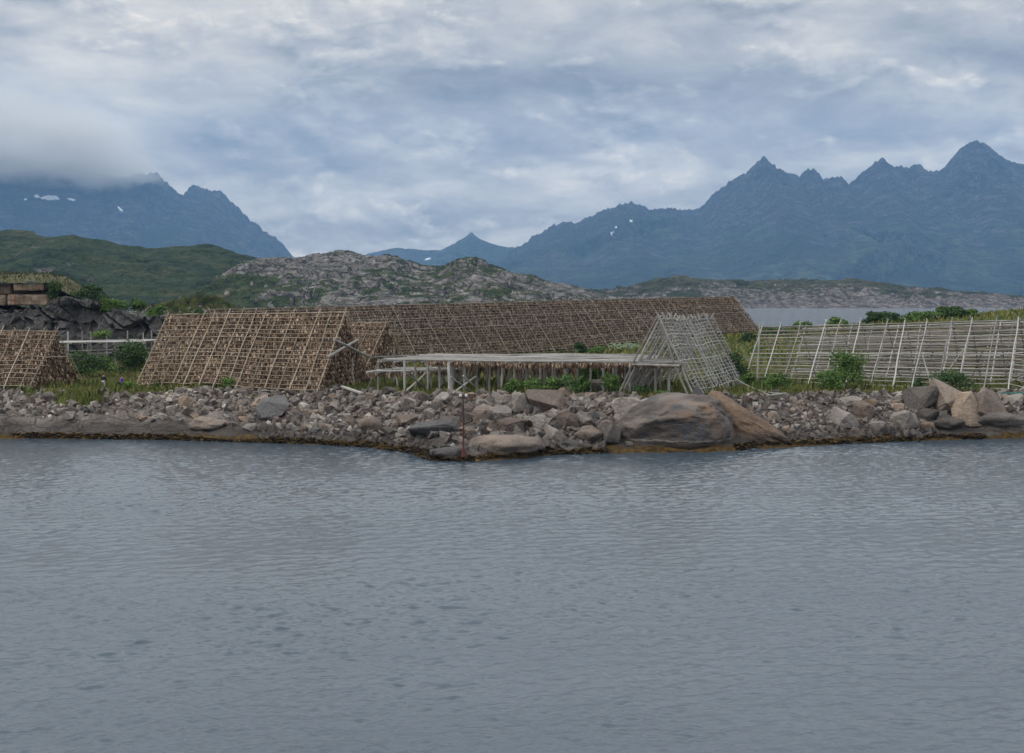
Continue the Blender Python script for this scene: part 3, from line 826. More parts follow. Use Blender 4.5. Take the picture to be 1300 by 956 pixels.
B(611, 540, 26, 26, 'rock_brown', 'steep brown boulder beside the rusty pole', seed=8, tilt=0.3)
B(632, 537, 36, 22, 'rock_grey', 'squat grey boulder between the steep brown boulder and the pale split block', seed=10)
B(683, 548, 24, 24, 'rock_pale', 'pale split block glowing in the middle of the big rocks', seed=9, tilt=-0.2)
B(655, 548, 50, 18, 'rock_brown', 'long low brown slab behind the smooth rock hump', seed=11)
B(722, 545, 30, 24, 'rock_brown', 'dark-edged brown boulder at the middle of the bank', seed=12)
B(743, 543, 24, 18, 'rock_grey', 'grey angular block next to the dark-edged brown boulder', seed=3)
B(707, 566, 32, 28, 'rock_grey', 'upright cracked grey rock above the water', seed=7, depth=0.8)
B(748, 566, 40, 26, 'rock_brown', 'banded brown rock face above the water', seed=1, kind='r')
B(728, 572, 48, 14, 'rock_dark', 'dark flat-faced ledge at the water', seed=6)
B(775, 564, 30, 32, 'rock_grey', 'tall grey rock beside the dark cleft near the huge rounded boulder', seed=2)
B(795, 530, 42, 28, 'rock_pale', 'large pale grey slab above the huge rounded boulder', seed=9, depth=0.8)
B(786, 517, 40, 12, 'rock_pale', 'flat pale grey rock sheet at the grass edge', seed=10)
B(828, 521, 30, 16, 'rock_pale', 'pale block on the crest behind the huge rounded boulder', seed=4)
B(808, 541, 26, 20, 'rock_grey', 'grey wedge resting against the huge rounded boulder', seed=0)
B(571, 549, 28, 22, 'rock_grey', 'grey rock with a dark hollow to the seaward side of the flat rack', seed=13)
B(470, 552, 34, 26, 'rock_brown', 'rounded brown boulder above the weed line below the low flat rack', seed=2, kind='r')
B(443, 544, 22, 16, 'rock_brown', 'brown pointed stone beside the rounded brown boulder', seed=12)
B(520, 541, 40, 18, 'rock_brown', 'long brown slab in the middle of the bank below the low flat rack', seed=3, tilt=-0.2)
B(613, 517, 22, 12, 'rock_pale', 'pale flat block at the crest of the bank by the rusty pole top', seed=6)

CLS = {'rock_grey': 'grey', 'rock_pale': 'pale', 'rock_brown': 'brown', 'rock_tan': 'tan', 'rock_dark': 'dark'}
# zone: px range, how many, size range (px), class weights, y fraction range of the bank, where
ZONES = [
    (0, 180, 22, (6, 13), (3, 5, 2, 1, 1), (0.45, 0.98), 'on the bank below the low fish rack and the people'),
    (180, 300, 34, (7, 17), (3, 6, 3, 1.2, 1), (0.28, 0.98), 'in the pale rubble below the near end of the large fish rack'),
    (300, 440, 46, (7, 19), (4, 5, 4, 1.5, 1.5), (0.10, 0.98), 'in the rubble below the crossed-beam end of the large fish rack'),
    (440, 570, 46, (8, 22), (5, 3, 5, 1, 1.5), (0.10, 0.98), 'on the bank between the low flat rack and the seaweed patch'),
    (570, 700, 36, (12, 28), (5, 2.5, 5, 0.5, 1), (0.2, 0.98), 'on the bank between the rusty pole and the flat rack'),
    (700, 800, 26, (12, 26), (5, 3.5, 4, 0.5, 1), (0.1, 0.98), 'on the bank between the flat rack and the huge rounded boulder'),
    (975, 1070, 20, (6, 13), (6, 2, 3, 0.6, 2), (0.05, 0.95), 'on the gravelly bank beside the orange-brown wedge'),
    (1060, 1170, 34, (8, 20), (5, 2.5, 5, 1, 2), (0.05, 0.95), 'on the bank between the green bush and the angular cluster'),
    (1170, 1300, 22, (8, 20), (5, 3, 4, 1, 1.5), (0.1, 0.95), 'around the foot of the angular cluster under the empty rack'),
]
keys = ['rock_grey', 'rock_pale', 'rock_brown', 'rock_tan', 'rock_dark']
for x0, x1, cnt, (s0, s1), wts, (f0, f1), where in ZONES:
    n = 0
    for _try in range(cnt * 12):
        if n >= cnt: break
        px = random.uniform(x0, x1); f = random.uniform(f0, f1)
        yb, yt = np.interp(px, *zip(*shore_px)), np.interp(px, *zip(*top_px))
        py = yb + (yt - yb) * f
        p = hit(px, py)
        if float(terrain_t(np.array([p.x]), np.array([p.y]))[0]) > float(veg_t(p.x)): continue
        w = s0 + (s1 - s0) * random.random() ** 1.8
        if any((p.x - a) ** 2 + ((p.y - b) * 0.6) ** 2 < (r * 0.8 + 0.35 * w * 0.066) ** 2 for a, b, r in MADE): continue
        mk = random.choices(keys, wts)[0]
        boulder(px, py, w, w * random.uniform(0.55, 0.85), mk, f"{CLS[mk]} {random.choice(['angular'])} boulder {where}", f'loose boulders {where}', rot=random.uniform(0, 6.28), tilt=random.uniform(-.4, .4), kind='a', sink=0.2)
        n += 1

def build_rubble():
    base = []
    for i in range(16):
        bm = hull_np(500 + i, 9); norm_bm(bm); bmesh.ops.triangulate(bm, faces=bm.faces)
        bm.verts.index_update()
        base.append((np.array([v.co for v in bm.verts]), np.array([[v.index for v in f.verts] for f in bm.faces]))); bm.free()
    def scatter(name, label, n, smin, smax, mk, weight):
        V, Fc, off, made = [], [], 0, 0
        while made < n:
            X = rng.uniform(-62, 62, 4000); 
            ys, yt = shore_y(X), np.maximum(top_y(X), shore_y(X) + 6)
            t = rng.uniform(0.02, 1.04, 4000)
            Y = ys + (yt - ys) * t
            keep = rng.random(4000) < weight(X, t, Y)
            X, Y, t = X[keep], Y[keep], t[keep]
            Z = terrain_z(X, Y)
            for x, y, z, tt in zip(X, Y, Z, t):
                s = smin + (smax - smin) * rng.random() ** 2.5
                if -3 < x < 10: s *= 1.25
                if 21 < x < 33: s *= 0.75
                b, f = base[rng.integers(16)]
                rm = np.array(Euler(tuple(rng.uniform(0, 6.28, 3))).to_matrix())
                v = (b * np.array([1.0, rng.uniform(.6, 1), rng.uniform(.45, .8)]) * s) @ rm.T + np.array([x, y, z + s * 0.12])
                V.append(v); Fc.append(f + off); off += len(v); made += 1
                if made >= n: break
        me = mesh_np(name, np.concatenate(V), np.concatenate(Fc), M[mk])
        tag(link(name, me), label, 'rubble', kind='stuff')
    def wt(X, t, Y):
        w = np.where((X < -21), sstep(0.16, 0.5, t), 1.0)
        w = w * np.where(X > 36, sstep(0.28, 0.4, t), 1.0)
        w = w * np.where((X > 7.2) & (X < 20.0) & (Y < 113), 0.0, 1.0)
        return w * (1 - 0.8 * sstep(0.97, 1.04, t)) * (1 - 0.96 * sstep(-.02, .05, t - veg_t(X)) * (veg_t(X) < .97))
    scatter('rubble', 'small grey and brown stones filling the bank between the boulders', 6400, 0.14, 1.05, 'rock_grey', wt)
    scatter('pale_rubble', 'small pale stones strewn over the bank', 2400, 0.12, 0.8, 'rock_pale', lambda X, t, Y: wt(X, t, Y) * np.where(X < -8, 1.0, 0.35))
    scatter('brown_rubble', 'small brown stones strewn over the bank', 2600, 0.14, 0.95, 'rock_brown', wt)
build_rubble()

# ------------------------------------------------------------------ cliff, bunker
def build_cliff():
    nu, nv = 420, 150
    top = np.array([(-700, 330), (-300, 350), (-60, 372), (0, 390), (40, 391), (60, 390), (68, 381), (80, 379), (92, 377), (104, 381), (118, 384), (130, 382), (150, 392), (158, 400), (175, 403), (192, 402), (208, 404), (222, 408), (240, 430), (252, 452)], float)
    px = np.linspace(-700, 252, nu) if False else np.concatenate([np.linspace(-700, -30, 90)[:-1], np.linspace(-30, 252, nu - 89)])
    py = np.interp(px, top[:, 0], top[:, 1])
    D = 186.0
    X0 = (px - CX) / F * D
    zt_ = CAM_Z + (378 - py) / F * D
    v = np.concatenate([np.linspace(0, 1, nv), 1 + np.linspace(0, 1, 40)[1:]])
    U, Vv = np.meshgrid(np.arange(nu), v)
    Zt = zt_[U]
    base = 2.0
    Z = np.where(Vv <= 1, base + (Zt - base) * Vv, Zt + 0.5 * np.sin((Vv - 1) * 3) - 4 * np.clip(Vv - 1.3, 0, 1))
    Y = np.where(Vv <= 1, D - 4.5 * np.clip(1 - Vv, 0, 1) ** 1.2, D + 26 * (Vv - 1))
    X = X0[U] * (Y / D)
    c1, e1 = cells(X / 3.6 + 0.35 * Z / 3, Z / 4.2, Y / 9)
    c2, e2 = cells(X / 1.3, Z / 1.7 + X / 5, Y / 3 + 7.3)
    rel = 3.0 * (c1 - 0.5) * sstep(0, .1, e1) + 1.5 * (c2 - 0.5) * sstep(0, .15, e2) - 0.8 * sstep(0.1, 0, e1) + 1.0 * fbm(X * .22, Z * .25, 3.3, 5)
    edge = np.clip((U - 0) / 10.0, 0, 1) * np.clip((nu - 1 - U) / 14.0, 0, 1)
    Y = Y - rel * edge * np.where(Vv > 1, np.clip(1.4 - Vv, 0, 1), 1)
    Z = Z + 0.35 * rel * edge * np.where(Vv > 0.9, 1, 0.3)
    me = mesh_np('cliff', np.stack([X, Y, Z], -1).reshape(-1, 3), grid_faces(len(v), nu), M['rock_cliff'], False)
    tag(link('cliff', me), 'dark fractured rock face below the concrete bunker', 'cliff', kind='structure')
build_cliff()

def leaves(centres, radii, n, size, squash=1.0, shell=0.55, seed=0, upright=0.0):
    """small diamond leaves spread through several lobes"""
    r = np.random.default_rng(seed)
    c = np.asarray(centres, float); rad = np.asarray(radii, float)
    if rad.ndim == 1: rad = np.repeat(rad[:, None], 3, 1)
    w = (rad.prod(1) ** (2 / 3)); k = r.choice(len(c), n, p=w / w.sum())
    d = r.normal(size=(n, 3)); d /= np.linalg.norm(d, axis=1, keepdims=True)
    d[:, 2] = np.where(d[:, 2] < -0.2, -d[:, 2] * 0.6, d[:, 2])
    q = c[k] + d * rad[k] * (shell + (1.12 - shell) * r.random((n, 1)) ** 0.6)
    s = size * r.uniform(0.55, 1.35, (n, 1))
    a = r.normal(size=(n, 3)); a[:, 2] += upright; a /= np.linalg.norm(a, axis=1, keepdims=True)
    b = np.cross(a, d + 0.6 * r.normal(size=(n, 3))); b /= np.linalg.norm(b, axis=1, keepdims=True) + 1e-9
    V = np.stack([q - a * s, q + b * s * 0.45, q + a * s, q - b * s * 0.45], 1).reshape(-1, 3)
    return V, np.arange(4 * n).reshape(n, 4)

def bush(name, label, pos, w, h, d, mk, seed, n=2200, leaf=0.11, group=None, cat='bush', lobes=9):
    r = np.random.default_rng(seed)
    cs, rs = [], []
    for i in range(lobes):
        a = r.uniform(0, 6.28); q = r.random() ** 0.6 * 0.62
        zz = r.uniform(0.18, 0.74)
        k = r.uniform(0.22, 0.36) * (1.12 - 0.35 * zz)
        cs.append((math.cos(a) * q * w / 2 * (1.15 - 0.55 * zz), math.sin(a) * q * d / 2, zz * h)); rs.append((k * w * 0.75, k * d * 0.75, k * h * 0.95))
    V, fc = leaves(cs, rs, n, leaf, seed=seed)
    V[:, 2] = np.maximum(V[:, 2], -0.05)
    root = empty(name, pos)
    tag(root, label, cat, group)
    link('foliage', mesh_np('foliage', V, fc, M[mk]), root)
    st = MB()
    for i in range(7):
        c = cs[i % lobes]
        st.tube(pole_pts((r.uniform(-.1, .1) * w * .4, r.uniform(-.1, .1) * d, -0.15), (c[0], c[1], c[2] * 0.95), 4, 0.05), 0.035, 0.012, 5)
    st.build('stem', M['wood_dark'], root)
    return root

def pbush(label, px0, px1, ytop, ybase, mk, seed, Y=None, n=1800, leaf=0.11, name='bush', group=None, depth=0.8, lobes=9):
    cx = (px0 + px1) / 2
    p = hit(cx, ybase) if Y is None else at(cx, ybase, Y)
    s = p.y / F
    w, h = (px1 - px0) * s * 1.22, (ybase - ytop) * s * 1.08
    if Y is not None and Y > 0:
        zg = p.z
        p = Vector((p.x, p.y, zg))
    return bush(name, label, p, w, h, w * depth, mk, seed, n, leaf, group, lobes=lobes)

# on the cliff
pbush('dark rounded bush on the cliff top beside the bunker', 92, 136, 361, 389, 'leaf_dark', 21, 187.5, 2600, 0.16)
pbush('low green bush hanging over the cliff next to the bunker wall', 60, 80, 356, 384, 'leaf_dark', 22, 185.5, 1500, 0.14)
pbush('mid green bush where the cliff top steps down', 128, 162, 378, 400, 'leaf_mid', 23, 187, 1800, 0.15)
pbush('light green bush with a pointed crown on the cliff top', 164, 188, 379, 402, 'leaf_mid', 24, 187.5, 1500, 0.15)
pbush('low bush on the cliff end above the corner of the large fish rack', 186, 216, 388, 404, 'leaf_mid', 25, 187, 1500, 0.14)
pbush('small green bush growing on the foot of the cliff above the pale flat rack', 118, 142, 418, 431, 'leaf_mid', 26, 178, 900, 0.13)
pbush('dark green scrub at the foot of the grassy knoll', 230, 270, 391, 404, 'leaf_dark', 27, 262, 1300, 0.2)
# behind the people
pbush('large dark green bush beside the corner of the large fish rack', 139, 196, 432, 482, 'leaf_dark', 31, 148, 4200, 0.13, lobes=14)
pbush('sprawling green bush behind the low fish rack', 84, 136, 444, 484, 'leaf_dark', 32, 150, 3400, 0.13, lobes=12)
pbush('yellow-green bush between the sprawling bush and the large dark bush', 116, 150, 452, 476, 'leaf_mid', 33, 158, 1800, 0.13)
pbush('low rounded bush at the foot of the large fish rack corner', 155, 176, 485, 495, 'leaf_mid', 34, 132, 900, 0.09)
pbush('bright green tuft at the foot of the large fish rack', 276, 304, 480, 495, 'leaf_mid', 35, 131, 1300, 0.1)
# under the flat rack
for i, (a, b, t, bs, mk, lb) in enumerate([
        (640, 664, 484, 503, 'leaf_mid', 'leafy green bush between the knee-braced posts of the flat rack'),
        (663, 688, 485, 503, 'leaf_mid', 'rounded green bush under the middle of the flat rack'),
        (688, 714, 485, 503, 'leaf_mid', 'wide green bush next to the pale-leaved bush'),
        (714, 735, 481, 502, 'leaf_pale', 'pale-leaved grey-green bush under the flat rack'),
        (731, 748, 483, 502, 'leaf_mid', 'narrow green bush between the pale-leaved bush and the pale boulder')]):
    pbush(lb, a - 3, b + 3, t - 5, bs, mk, 40 + i, 121.6, 2000, 0.1)
pbush('tall airy bush reaching up to the fish of the flat rack', 732, 764, 464, 494, 'leaf_mid', 46, 126, 1900, 0.1)
pbush('bright green bush at the foot of the grey end-on rack', 764, 792, 476, 506, 'leaf_mid', 47, 121.5, 2000, 0.1)
pbush('low dark bush inside the foot of the grey end-on rack', 802, 828, 490, 505, 'leaf_dark', 48, 120.5, 1100, 0.09)
pbush('low green bush in the grass inside the grey end-on rack', 826, 856, 496, 506, 'leaf_mid', 49, 120, 900, 0.08)
# by the long rack
pbush('dark rounded bush against the foot of the long brown rack', 727, 746, 435, 452, 'leaf_dark', 51, 190, 1200, 0.13)
pbush('spreading bush beside the dark rounded bush at the long rack', 746, 778, 440, 452, 'leaf_mid', 52, 192, 1200, 0.13)
# right hand
pbush('big bright bush with a pointed crown in front of the pale empty rack', 1054, 1099, 446, 496, 'leaf_mid', 61, 128, 4200, 0.11, lobes=14)
pbush('broad low bush joined to the big pointed bush', 1030, 1074, 468, 500, 'leaf_mid', 62, 126, 3000, 0.1, lobes=12)
pbush('leafy bush at the corner post of the pale empty rack', 968, 1012, 473, 500, 'leaf_mid', 63, 127, 2400, 0.1, lobes=11)
pbush('small green bush beside the corner post of the pale empty rack', 938, 964, 474, 497, 'leaf_mid', 64, 130, 1600, 0.1)
pbush('dark bush between the grey end-on rack and the pale empty rack', 912, 950, 447, 490, 'leaf_dark', 65, 138, 2800, 0.12, lobes=12)
pbush('dark green bush behind the angular boulder cluster', 1180, 1236, 470, 500, 'leaf_dark', 66, 125, 2800, 0.1, lobes=12)
pbush('small dark bush at a rafter foot of the pale empty rack', 1158, 1172, 480, 496, 'leaf_dark', 67, 127, 800, 0.09)
pbush('wide dark bush at the end of the very long brown rack', 936, 962, 424, 447, 'leaf_dark', 81, 205, 2200, 0.17, lobes=12)
pbush('rounded green bush in the meadow beyond the corner post', 948, 976, 436, 456, 'leaf_mid', 82, 190, 1800, 0.15)
pbush('green scrub seen through the upper rails of the pale empty rack', 965, 1012, 412, 452, 'leaf_dark', 68, 215, 2600, 0.2, lobes=12)
# skyline behind the pale rack
for i, (a, b, t, bs, Y, mk, lb) in enumerate([
        (1012, 1032, 403, 416, 232, 'leaf_mid', 'small olive bush against the channel behind the pale rack'),
        (1052, 1072, 402, 414, 228, 'leaf_mid', 'olive bush cut by the pale rack ridge against the channel'),
        (1098, 1124, 395, 408, 222, 'leaf_dark', 'low dark bush first on the grassy rise against the channel'),
        (1120, 1146, 396, 408, 220, 'leaf_dark', 'flat-topped bush second on the grassy rise'),
        (1148, 1190, 393, 408, 218, 'leaf_mid', 'long bright green bush on the grassy rise'),
        (1188, 1204, 391, 406, 218, 'leaf_dark', 'dark compact bush before the end of the bush row on the rise'),
        (1202, 1222, 390, 405, 217, 'leaf_dark', 'darkest taller bush ending the bush row on the rise'),
        (1222, 1240, 393, 402, 217, 'leaf_mid', 'low olive bush just past the bush row on the rise')]):
        zb = zt(at((a + b) / 2, 400, Y).x, Y); pbush(lb, a - 3, b + 4, t, 378 + (CAM_Z - zb + .2) / Y * F, mk, 70 + i, Y, 2200, 0.19)

def build_bunker():
    root = empty('bunker', at(20, 390, 188.0))
    tag(root, 'rust-stained concrete bunker with a turf roof on top of the cliff', 'bunker')
    o = root.location
    s = 188.0 / F
    def rel(px, py, Y): return np.array(at(px, py, Y)) - np.array(o)
    def slab(name, x0, x1, y0, y1, Y, d, mk='concrete'):
        bm = bmesh.new()
        a, b = rel(x0, y1, Y), rel(x1, y0, Y)
        bmesh.ops.create_cube(bm, size=1)
        for v in bm.verts:
            v.co = Vector((a[0] + (b[0] - a[0]) * (v.co.x + .5), a[1] + d * (v.co.y + .5), a[2] + (b[2] - a[2]) * (v.co.z + .5)))
        bmesh.ops.bevel(bm, geom=list(bm.edges), offset=0.12, segments=2, affect='EDGES')
        bmesh.ops.subdivide_edges(bm, edges=[e for e in bm.edges if e.calc_length() > 1.0], cuts=6, use_grid_fill=True)
        for v in bm.verts:
            v.co += Vector((0, 1, 0.6)) * 0.10 * float(fbm(v.co.x * 1.1, v.co.y, v.co.z * 1.5, 3))
        me = bpy.data.meshes.new(name); bm.to_mesh(me); bm.free(); me.materials.append(M[mk])
        return link(name, me, root)
    slab('upper_wall', 17, 55, 359.5, 369, 188.6, 9)
    slab('upper_wall', -260, 14, 360, 373, 189.4, 9)
    slab('lower_wall', 9, 60, 374, 387.5, 187.4, 9)
    slab('lower_wall', -260, 7, 374.5, 388, 188.2, 9)
    slab('roof_block', 64, 71, 358, 366, 188.4, 1.2)
    slab('ledge', -260, 62, 369.6, 374.2, 189.8, 8, 'soil')
    # turf mound on the roof
    xs = np.linspace(-270, 92, 170); vs = np.linspace(0, 1, 26)
    U, V_ = np.meshgrid(xs, vs)
    h = np.interp(U, [-270, -60, 0, 20, 38, 50, 62, 76, 92], [26, 16, 12, 12, 13, 10, 9, 7, 0]) * s
    zb = np.interp(U, [-270, 60, 92], [o.z + 30.5 * s, o.z + 30.5 * s, o.z + 14 * s])
    Yv = 188.2 + 12 * V_
    X = (U - CX) / F * 188.4
    Z = zb + h * np.sin(np.clip(V_, 0, 1) * math.pi * 0.92 + 0.02) ** 0.6 + 0.25 * fbm(X * .6, Yv * .6, 1.7, 4)
    Yv = Yv - 0.5 * fbm(X * .5, Z, 4.2, 4)
    P = np.stack([X, Yv, Z], -1).reshape(-1, 3) - np.array(o)
    turf = link('turf_roof', mesh_np('turf_roof', P, grid_faces(26, 170), M['heath'], True), root)
    r = np.random.default_rng(5)
    k = r.integers(0, len(P), 5200)
    q = P[k] + r.normal(0, 0.12, (len(k), 3)); n = len(k)
    a = r.normal(0, .35, (n, 3)); a[:, 2] = 1; a *= r.uniform(.18, .5, (n, 1))
    b = r.normal(size=(n, 3)); b[:, 2] = 0; b /= np.linalg.norm(b, axis=1, keepdims=True); b *= 0.07
    link('grass_blades', mesh_np('grass_blades', np.stack([q - b, q + b, q + a], 1).reshape(-1, 3), np.arange(3 * n).reshape(n, 3), M['heath']), turf)
build_bunker()

# ------------------------------------------------------------------ grass on the shore (uncountable)
def build_grass():
    r = np.random.default_rng(8)
    n0 = 330000
    X = r.uniform(-62, 66, n0); Y = r.uniform(112, 172, n0)
    t = terrain_t(X, Y)
    patch = fbm(X * .25, Y * .25, 6.0, 4)
    keep = (t > veg_t(X) - 0.03 + 0.14 * patch) & (r.random(n0) < np.clip(0.75 + 0.8 * patch, 0.12, 1) * np.where(Y > 145, 0.45, 1))
    # weeds creeping down between the stones at the left
    keep2 = (X < -14) & (t > 0.60) & (t < 1.0) & (fbm(X * .45, Y * .45, 9.0, 4) > 0.42) & (r.random(n0) < 0.8)
    keep |= keep2
    X, Y, patch = X[keep], Y[keep], patch[keep]
    n = len(X); Z = terrain_z(X, Y)
    tall = fbm(X * .12, Y * .3, 12.0, 3)
    h = r.uniform(.14, .46, n) * np.clip(1 + 1.1 * tall, .5, 2.2)
    a = np.stack([r.normal(0, .35, n), r.normal(0, .35, n), np.ones(n)], -1) * h[:, None]
    ang = r.uniform(0, 6.28, n); b = np.stack([np.cos(ang), np.sin(ang), 0 * ang], -1) * r.uniform(.025, .065, n)[:, None]
    q = np.stack([X, Y, Z - .03], -1)
    V = np.stack([q - b, q + b, q + a * .6 + b * .7, q + a], 1).reshape(-1, 3)
    f = np.arange(4 * n).reshape(n, 4)
    tag(link('grass', mesh_np('grass', V, f, M['grass'])), 'rough yellow-green grass along the top of the bank', 'grass', kind='stuff')
    # tall stems and dead stalks in clumps
    n = 26000
    X = r.uniform(-62, 64, n); Y = r.uniform(113, 142, n); t = terrain_t(X, Y)
    k = (t > veg_t(X) + .01) & (fbm(X * .5, Y * .5, 21.0, 3) > 0.12)
    X, Y = X[k], Y[k]; n = len(X); Z = terrain_z(X, Y); h = r.uniform(.35, 1.0, n)
    a = np.stack([r.normal(0, .25, n), r.normal(0, .25, n), np.ones(n)], -1) * h[:, None]
    ang = r.uniform(0, 6.28, n); b = np.stack([np.cos(ang), np.sin(ang), 0 * ang], -1) * r.uniform(.03, .10, n)[:, None]
    q = np.stack([X, Y, Z - .03], -1)
    tag(link('tall_weeds', mesh_np('tall_weeds', np.stack([q - b * .4, q + a * .55 - b, q + a, q + a * .6 + b], 1).reshape(-1, 3), np.arange(4 * n).reshape(n, 4), M['weed_leaf'])), 'taller leafy weeds standing in the shore grass', 'weeds', kind='stuff')
    # taller meadow behind the racks
    n = 90000
    X = r.uniform(-110, 150, n); Y = r.uniform(168, 335, n)
    k = fbm(X * .07, Y * .07, 8.0, 4) > -0.25
    X, Y = X[k], Y[k]; n = len(X); Z = terrain_z(X, Y)
    h = r.uniform(.3, .8, n)
    a = np.stack([r.normal(0, .3, n), r.normal(0, .3, n), np.ones(n)], -1) * h[:, None]
    ang = r.uniform(0, 6.28, n); b = np.stack([np.cos(ang), np.sin(ang), 0 * ang], -1) * r.uniform(.08, .22, n)[:, None]
    q = np.stack([X, Y, Z - .03], -1)
    tag(link('meadow_grass', mesh_np('meadow_grass', np.stack([q - b, q + b, q + a * .6 + b * .7, q + a], 1).reshape(-1, 3), np.arange(4 * n).reshape(n, 4), M['grass'])), 'taller meadow grass behind the racks', 'grass', kind='stuff')
    # seaweed at the tide line
    pts = []
    for (x0, x1, d0, d1, k) in [(480, 572, -0.3, 2.2, 5200), (536, 605, -0.5, 1.2, 4200), (-60, 330, -0.1, 0.55, 2600), (330, 480, -0.1, 0.6, 1300), (600, 770, -.1, .5, 700), (935, 1000, -.2, 1.2, 900), (1000, 1300, -.1, .5, 1500)]:
        px = r.uniform(x0, x1, k); Xs = (px - CX) / F * 110
        Ys = shore_y(Xs) + r.uniform(d0, d1, k)
        pts.append(np.stack([Xs, Ys, np.maximum(terrain_z(Xs, Ys), 0.0) + 0.04], -1))
    q = np.concatenate(pts); q = q[q[:, 2] < 0.42]; n = len(q)
    q[:, 2] += 0.10 * np.maximum(0, fbm(q[:, 0] * .8, q[:, 1] * .8, 3.3, 3))
    a = r.normal(0, 1, (n, 3)); a[:, 2] *= .35; a *= r.uniform(.1, .3, (n, 1))
    b = r.normal(0, 1, (n, 3)); b[:, 2] *= .5; b *= .09
    V = np.stack([q - a, q + b, q + a, q - b], 1).reshape(-1, 3)
    tag(link('seaweed', mesh_np('seaweed', V, np.arange(4 * n).reshape(n, 4), M['weed'])), 'brown and ochre seaweed along the tide line', 'seaweed', kind='stuff')
build_grass()

# ------------------------------------------------------------------ A-frame drying racks
OCT_V = np.array([[0, 0, 0.0], [0.5, 0, -0.62], [0, 0.5, -0.55], [-0.5, 0, -0.62], [0, -0.5, -0.55], [0, 0, -1.0]])
OCT_F = np.array([[0, 1, 2], [0, 2, 3], [0, 3, 4], [0, 4, 1], [5, 2, 1], [5, 3, 2], [5, 4, 3], [5, 1, 4]])

def fish_mesh(pts, L=0.42, W=0.17, seed=0):
    """one dried fish hanging from each point, all in one mass"""
    r = np.random.default_rng(seed)
    n = len(pts)
    yaw = r.uniform(0, 6.28, n); tx = r.normal(0, .20, n); ty = r.normal(0, .20, n)
    ln = L * r.uniform(.75, 1.2, n); wd = W * r.uniform(.75, 1.3, n)
    b = np.repeat(OCT_V[None], n, 0) * np.stack([wd, wd * .6, ln], -1)[:, None, :]
    x = b[..., 0] * np.cos(yaw)[:, None] - b[..., 1] * np.sin(yaw)[:, None]
    y = b[..., 0] * np.sin(yaw)[:, None] + b[..., 1] * np.cos(yaw)[:, None]
    z = b[..., 2]
    V = np.stack([x + z * tx[:, None], y + z * ty[:, None], z], -1) + pts[:, None, :]
    Fc = (OCT_F[None] + (np.arange(n) * 6)[:, None, None]).reshape(-1, 3)
    return V.reshape(-1, 3), Fc

